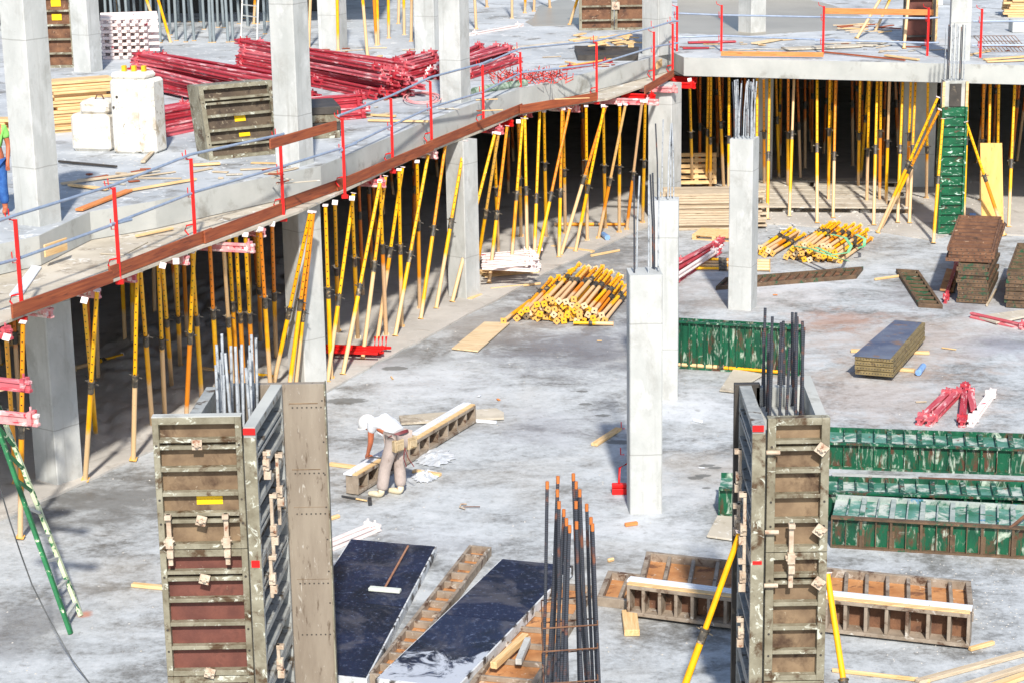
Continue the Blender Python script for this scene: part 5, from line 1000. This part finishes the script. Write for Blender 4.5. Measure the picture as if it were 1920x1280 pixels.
m = MB(); a = P(1836, 50, Z); m.box(a.x-.6, a.x+.2, a.y+6, a.y+6.6, Z, Z+.9); tag(m.build('concrete_block', 'concrete', loc=V((a.x, a.y+6, Z)), bevel=.02), 'low concrete block far back at the top right', 'concrete block')
a = P(1905, 62, Z); m = MB(); m.box(a.x-.1, a.x+1.2, a.y, a.y+.5, Z, Z+.35); tag(m.build('concrete_block', 'concrete', loc=a, bevel=.02), 'small concrete kerb block at the right edge of the back deck', 'concrete block')
r = root('rebar_mesh', P(1850, 100, Z), 'rebar mesh standing low at the right end of the back slab', 'mesh'); a, b = P(1852, 98, Z), P(1930, 98, Z)
m = MB()
for i in range(12): t_ = i/11; q = a.lerp(b, t_); m.tube([q, q+V((-.25, .6, .35))], .009, 5)
for i in range(4): q = V((-.25, .6, .35))*(i/3); m.tube([a+q, b+q], .009, 5)
m.build('bars', 'rust', r)
# pebbles and debris: small clods over floors
random.seed(77)
base = [lump(V((0, 0, -5)), .03, 'rubble', 'concrete_crumb', 'x', n=1, jag=.35) for _ in range(3)]
m = MB()
def crumb(m, p, s):
    a = random.uniform(0, 6.3); c1, s1 = math.cos(a)*s, math.sin(a)*s; h = s*random.uniform(.4, .9)
    m.add([(p.x+c1, p.y+s1, p.z), (p.x-s1, p.y+c1, p.z), (p.x-c1*.8, p.y-s1*.8, p.z), (p.x+s1, p.y-c1, p.z), (p.x+c1*.3, p.y, p.z+h)], [(0, 1, 4), (1, 2, 4), (2, 3, 4), (3, 0, 4)])
for o in base: bpy.data.objects.remove(o)
for i in range(600):
    x, y = random.uniform(0, 1920), random.uniform(430, 1280); p = P(x, y, .0); crumb(m, p, random.choice((.008, .012, .018)))
for i in range(260): p = P(1790+random.gauss(0, 90), 1130+random.gauss(0, 60), 0); crumb(m, p, .014)
for i in range(300):
    x, y = random.uniform(1300, 1900), random.uniform(340, 435); crumb(m, P(x, y, .04), .035)
for i in range(500):
    t_ = random.random()*(len(edge)-4); i0 = int(t_); q = edge[i0].lerp(edge[i0+1], t_-i0); crumb(m, V((q.x-random.expovariate(.5)-.05, q.y+random.uniform(.1, 5), Z)), random.choice((.01, .02)))
o = m.build('gravel_crumbs', 'dust'); o['kind'] = 'stuff'
# ------------------------------------------------------------------ people
def skinmesh(name, nodes, links, mat, parent, sub=2):      # nodes {key:(pos, radius)}; first node is the root
    me = bpy.data.meshes.new(name); keys = list(nodes); me.from_pydata([nodes[k_][0] for k_ in keys], [(keys.index(a), keys.index(b)) for a, b in links], [])
    o = bpy.data.objects.new(name, me); C.objects.link(o); md = o.modifiers.new('skin', 'SKIN'); sd = me.skin_vertices[0].data if me.skin_vertices else None
    if sd is None: return o
    for i, k_ in enumerate(keys): rr = nodes[k_][1]; sd[i].radius = rr if isinstance(rr, tuple) else (rr, rr); sd[i].use_root = (i == 0)
    s = o.modifiers.new('sub', 'SUBSURF'); s.levels = sub; s.render_levels = sub
    bpy.context.view_layer.update(); dg = bpy.context.evaluated_depsgraph_get(); nm = bpy.data.meshes.new_from_object(o.evaluated_get(dg)); o.modifiers.clear(); o.data = nm
    nm.materials.clear(); nm.materials.append(M[mat])
    for p_ in nm.polygons: p_.use_smooth = True
    if parent: o.parent = parent
    return o
FL, FR = P(716, 932), P(752, 926); hipc = P(745, 905, 0); hip = V((PY(746, 822, FL.y+.15).x, FL.y+.15, .95))
r = root('person', V((hip.x, hip.y, 0)), 'worker in white shirt and white hard hat bending over the long form panel', 'person')
loc = V((hip.x, hip.y, 0)); L_ = lambda p: V(p)-loc
shc = hip+V((-.30, .28, .15)); nk = shc+V((-.07, .08, -.02)); hd = nk+V((-.09, .09, -.07))
side = V((.72, .69, 0)); side = V((.69, .72, 0)).normalized()    # body's right-left axis
fwd = V((-.72, .69, 0)).normalized()
N = {}
N['hip'] = (L_(hip), .15); N['waist'] = (L_(hip.lerp(shc, .45)+V((0, 0, .05))), .135); N['chest'] = (L_(hip.lerp(shc, .85)+V((0, 0, .04))), .155); N['neck'] = (L_(nk), .06); N['head0'] = (L_(nk.lerp(hd, .6)), .075); N['head'] = (L_(hd), .095); N['chin'] = (L_(hd+V((-.05, .05, -.1))), .055)
lnk = [('hip', 'waist'), ('waist', 'chest'), ('chest', 'neck'), ('neck', 'head0'), ('head0', 'head'), ('head', 'chin')]
beamtop = .34
hands = {}
for s_, sg, foot in (('l', -1, FL), ('r', 1, FR)):
    hj = hip+side*.1*sg+V((0, 0, -.06)); kn = hj.lerp(V((foot.x, foot.y, .08)), .5)+fwd*.05; an = V((foot.x, foot.y, .1))
    N['h'+s_] = (L_(hj), .1); N['k'+s_] = (L_(kn), .065); N['a'+s_] = (L_(an), .035); N['t'+s_] = (L_(an+fwd*.11+V((-.04, -.02, -.06))), .022)
    lnk += [('hip', 'h'+s_), ('h'+s_, 'k'+s_), ('k'+s_, 'a'+s_), ('a'+s_, 't'+s_)]
    sh = shc+side*.17*sg+V((0, 0, .0)); el = sh+V((-.02 if sg < 0 else .0, .03, -.3)); wr = el+V((-.02+.04*sg, .12, -.23)); hands[s_] = wr
    N['s'+s_] = (L_(sh), .065); N['e'+s_] = (L_(el), .046); N['w'+s_] = (L_(wr), .03); N['p'+s_] = (L_(wr+V((-.01, .05, -.05))), .036)
    lnk += [('chest', 's'+s_), ('s'+s_, 'e'+s_), ('e'+s_, 'w'+s_), ('w'+s_, 'p'+s_)]
    for f_, (dx, ln, cr) in enumerate([(-.033, .065, .01), (-.012, .075, .012), (.01, .07, .012), (.031, .055, .01)]):
        b0 = wr+V((dx-.01, .07, -.07)); N['f%s%d' % (s_, f_)] = (L_(b0), .011); N['g%s%d' % (s_, f_)] = (L_(b0+V((0, ln*.5, -ln*.25))), .009); N['i%s%d' % (s_, f_)] = (L_(b0+V((0, ln*.7, -ln*.75))), .008)
        lnk += [('p'+s_, 'f%s%d' % (s_, f_)), ('f%s%d' % (s_, f_), 'g%s%d' % (s_, f_)), ('g%s%d' % (s_, f_), 'i%s%d' % (s_, f_))]
    tb = wr+V((-.05*sg, .05, -.04)); N['u'+s_] = (L_(tb), .013); N['v'+s_] = (L_(tb+V((-.02*sg, .035, -.03))), .01); lnk += [('p'+s_, 'u'+s_), ('u'+s_, 'v'+s_)]
body = skinmesh('body', N, lnk, 'skinp', r)
sub_ = lambda ks, sc, extra={}: {k_: (N[k_][0], (N[k_][1] if not isinstance(N[k_][1], tuple) else N[k_][1][0])*sc) for k_ in ks}
S = {'waist': (N['waist'][0], .165), 'hip': (N['hip'][0].lerp(N['waist'][0], .05), .172), 'chest': (N['chest'][0], .18), 'nk': (N['chest'][0].lerp(N['neck'][0], .45), .09)}
for s_ in 'lr': S['s'+s_] = (N['s'+s_][0], .092); S['m'+s_] = (N['s'+s_][0].lerp(N['e'+s_][0], .55), .078)
skinmesh('shirt', S, [('waist', 'hip'), ('waist', 'chest'), ('chest', 'nk'), ('chest', 'sl'), ('sl', 'ml'), ('chest', 'sr'), ('sr', 'mr')], 'shirt', r)
Tn = {'hip': (N['hip'][0]+V((0, 0, -.05)), .155)}
for s_ in 'lr': Tn['h'+s_] = (N['h'+s_][0], .125); Tn['k'+s_] = (N['k'+s_][0], .1); Tn['a'+s_] = (N['a'+s_][0]+V((0, 0, .0)), .098)
skinmesh('trousers', Tn, [('hip', 'hl'), ('hl', 'kl'), ('kl', 'al'), ('hip', 'hr'), ('hr', 'kr'), ('kr', 'ar')], 'trouser', r)
for s_ in 'lr':
    a_ = N['a'+s_][0]; B = {'a': (a_+V((0, 0, .08)), .07), 'b': (a_+V((0, 0, -.05)), .062), 'c': (a_+fwd*.12+V((-.05, -.02, -.055)), .05), 'd': (a_+fwd*.2+V((-.07, -.03, -.065)), .035)}
    skinmesh('boot', B, [('b', 'a'), ('b', 'c'), ('c', 'd')], 'boot', r)
ax = (shc-hip).normalized(); up2 = V((0, 0, 1))
def disc(name, c, axis, r0, r1, l_, mat, par, n=20):
    a = V(axis).normalized(); s1 = a.cross(V((0, 0, 1))).normalized(); s2 = a.cross(s1); m = MB(); R1 = [c+s1*math.cos(6.2832*i/n)*r0+s2*math.sin(6.2832*i/n)*r1 for i in range(n)]; R2 = [p_+a*l_ for p_ in R1]
    m.add(R1+R2, [(i, (i+1) % n, n+(i+1) % n, n+i) for i in range(n)], 0, True); return m.build(name, mat, par)
bt = disc('belt', hip+ax*-.02+V((0, 0, .0)), (ax*.6+V((0, 0, .7))), .185, .175, .05, 'belt', r)
back = -fwd
for (of, sz, nm) in ((side*-.12-fwd*.12+V((0, 0, -.08)), (.1, .05, .15), 'tool_pouch'), (side*.17-fwd*.1+V((0, 0, -.1)), (.1, .06, .16), 'tool_pouch')):
    c0 = hip+of; m = MB(c0, side, fwd, (V((0, 0, 1))-fwd*.0).normalized()); m.prism([(-sz[0], -sz[1]), (sz[0], -sz[1]), (sz[0]*.8, sz[1]), (-sz[0]*.8, sz[1])], -sz[2]*.75, sz[2]*.5); m.box(-sz[0]*.8, sz[0]*.8, -sz[1]-.02, -sz[1], -sz[2]*.6, sz[2]*.2); m.build(nm, 'leather', r, bevel=.035)
for k_ in range(2): c0 = hip-side*.02-fwd*.17+V((0, 0, -.15)); m = MB(); m.tube([c0, c0+V((.05 if k_ else -.02, -.02, -.16)), c0+V((.12*k_+.02, -.03, -.3))], .008, 5); m.build('tool_strap', 'belt', r)
# hard hat: dome and brim tilted with the head
hx = (hd-nk).normalized(); hu = V((-.5, -.12, .86)).normalized(); hs = hu.cross(V((-.75, .5, -.4))).normalized(); hf = hs.cross(hu).normalized(); m = MB(hd+hu*.035+hx*.03, hs, hf, hu); pts = []; n = 20; rings_ = 7
for j in range(rings_+1):
    ph = math.pi/2*j/rings_
    for i in range(n): th_ = 2*math.pi*i/n; pts.append((.135*math.cos(ph)*math.cos(th_), .16*math.cos(ph)*math.sin(th_), .15*math.sin(ph)))
m.add(pts, [(j*n+i, j*n+(i+1) % n, (j+1)*n+(i+1) % n, (j+1)*n+i) for j in range(rings_) for i in range(n)], 0, True)
br = [(.135*math.cos(t_*6.2832/n), .16*math.sin(t_*6.2832/n), 0) for t_ in range(n)]+[(.145*math.cos(t_*6.2832/n), (.215 if math.sin(t_*6.2832/n) > 0 else .17)*math.sin(t_*6.2832/n), -.012) for t_ in range(n)]
m.add(br, [(i, (i+1) % n, n+(i+1) % n, n+i) for i in range(n)], 0, True); m.build('hard_hat', 'helmet', r)
m = MB(hd+hu*-.01, hs, hf, hu); m.add([(.1*math.cos(t_*6.2832/n), .11*math.sin(t_*6.2832/n)-.01, .03) for t_ in range(n)]+[(.085*math.cos(t_*6.2832/n), .09*math.sin(t_*6.2832/n)-.02, -.06) for t_ in range(n)], [(i, (i+1) % n, n+(i+1) % n, n+i) for i in range(n) if math.sin(i*6.2832/n) < .3], 0, True); m.build('hair', 'hair', r)
for sg in (-1, 1): m = MB(hd-hu*.035, hs, hf, hu); m.box(sg*.088, sg*.102, -.03, .01, -.03, .035); m.build('ear', 'skinp', body if False else r, bevel=.01)
m = MB(hd-hu*.05, hs, hf, hu); m.add([(-.018, .085, -.02), (.018, .085, -.02), (0, .12, -.025), (0, .088, .03)], [(0, 1, 2), (0, 2, 3), (1, 3, 2)]); m.build('nose', 'skinp', r)
m = MB(); m.tube([hands['l']+V((0, .04, -.06)), hands['l']+V((.22, .05, -.09))], .012, 6); m.build('held_tool', 'black', r)
# second worker, cut by the left picture edge
c0 = P(-3, 402, Z); r = root('person', c0, 'worker in lime green shirt and blue jeans cut off by the left picture edge', 'person')
N2 = {'hip': (V((0, 0, .95)), .14), 'chest': (V((.0, -.02, 1.38)), .15), 'neck': (V((0, 0, 1.52)), .055), 'head': (V((0, -.02, 1.66)), .095)}
lk = [('hip', 'chest'), ('chest', 'neck'), ('neck', 'head')]
for sg, s_ in ((-1, 'l'), (1, 'r')):
    N2['h'+s_] = (V((.1*sg, 0, .88)), .095); N2['k'+s_] = (V((.11*sg, -.03, .5)), .07); N2['a'+s_] = (V((.12*sg, .02, .09)), .045); N2['t'+s_] = (V((.13*sg, -.14, .04)), .04)
    N2['s'+s_] = (V((.19*sg, 0, 1.42)), .06); N2['e'+s_] = (V((.25*sg, .02, 1.14)), .045); N2['w'+s_] = (V((.24*sg, -.08, .9)), .032); N2['p'+s_] = (V((.24*sg, -.1, .83)), .038)
    lk += [('hip', 'h'+s_), ('h'+s_, 'k'+s_), ('k'+s_, 'a'+s_), ('a'+s_, 't'+s_), ('chest', 's'+s_), ('s'+s_, 'e'+s_), ('e'+s_, 'w'+s_), ('w'+s_, 'p'+s_)]
    for f_ in range(4):
        x = .24*sg+(f_-1.5)*.018; N2['f%s%d' % (s_, f_)] = (V((x, -.11, .78)), .01); N2['g%s%d' % (s_, f_)] = (V((x, -.1, .73+.006*abs(f_-1.5))), .008); lk += [('p'+s_, 'f%s%d' % (s_, f_)), ('f%s%d' % (s_, f_), 'g%s%d' % (s_, f_))]
skinmesh('body', N2, lk, 'skinp', r)
skinmesh('shirt', {'chest': (V((0, -.02, 1.34)), .18), 'hip': (V((0, 0, 1.0)), .165), 'sl': (V((-.19, 0, 1.42)), .09), 'ml': (V((-.23, .01, 1.25)), .075), 'sr': (V((.19, 0, 1.42)), .09), 'mr': (V((.23, .01, 1.25)), .075)}, [('chest', 'hip'), ('chest', 'sl'), ('sl', 'ml'), ('chest', 'sr'), ('sr', 'mr')], 'lime', r)
T2 = {'hip': (V((0, 0, .93)), .16)}
for sg, s_ in ((-1, 'l'), (1, 'r')): T2['h'+s_] = (V((.1*sg, 0, .84)), .115); T2['k'+s_] = (V((.11*sg, -.03, .5)), .09); T2['a'+s_] = (V((.12*sg, .02, .16)), .08)
skinmesh('jeans', T2, [('hip', 'hl'), ('hl', 'kl'), ('kl', 'al'), ('hip', 'hr'), ('hr', 'kr'), ('kr', 'ar')], 'jeans', r)
# ------------------------------------------------------------------ light
EL, AZ = math.radians(41), math.radians(3.6)      # shadows run away from the camera and slightly left
sd_ = V((math.sin(AZ)*math.cos(EL), -math.cos(AZ)*math.cos(EL), math.sin(EL)))   # towards the sun
sun = bpy.data.lights.new('sun', 'SUN'); sun.energy = 4.5; sun.angle = math.radians(2.2); sun.color = (1, .95, .87)
so2 = bpy.data.objects.new('sun', sun); C.objects.link(so2); so2.rotation_euler = sd_.to_track_quat('Z', 'Y').to_euler()
w = bpy.data.worlds.new('World'); scn.world = w; w.use_nodes = True; nt = w.node_tree; sky = nt.nodes.new('ShaderNodeTexSky'); sky.sky_type = 'NISHITA'; sky.sun_disc = False
sky.sun_elevation = EL; sky.sun_rotation = math.atan2(sd_.x, sd_.y); nt.links.new(sky.outputs[0], nt.nodes['Background'].inputs[0]); nt.nodes['Background'].inputs[1].default_value = .13
scn.view_settings.view_transform = 'Standard'; scn.view_settings.look = 'None'; scn.view_settings.exposure = .38; scn.view_settings.gamma = 1
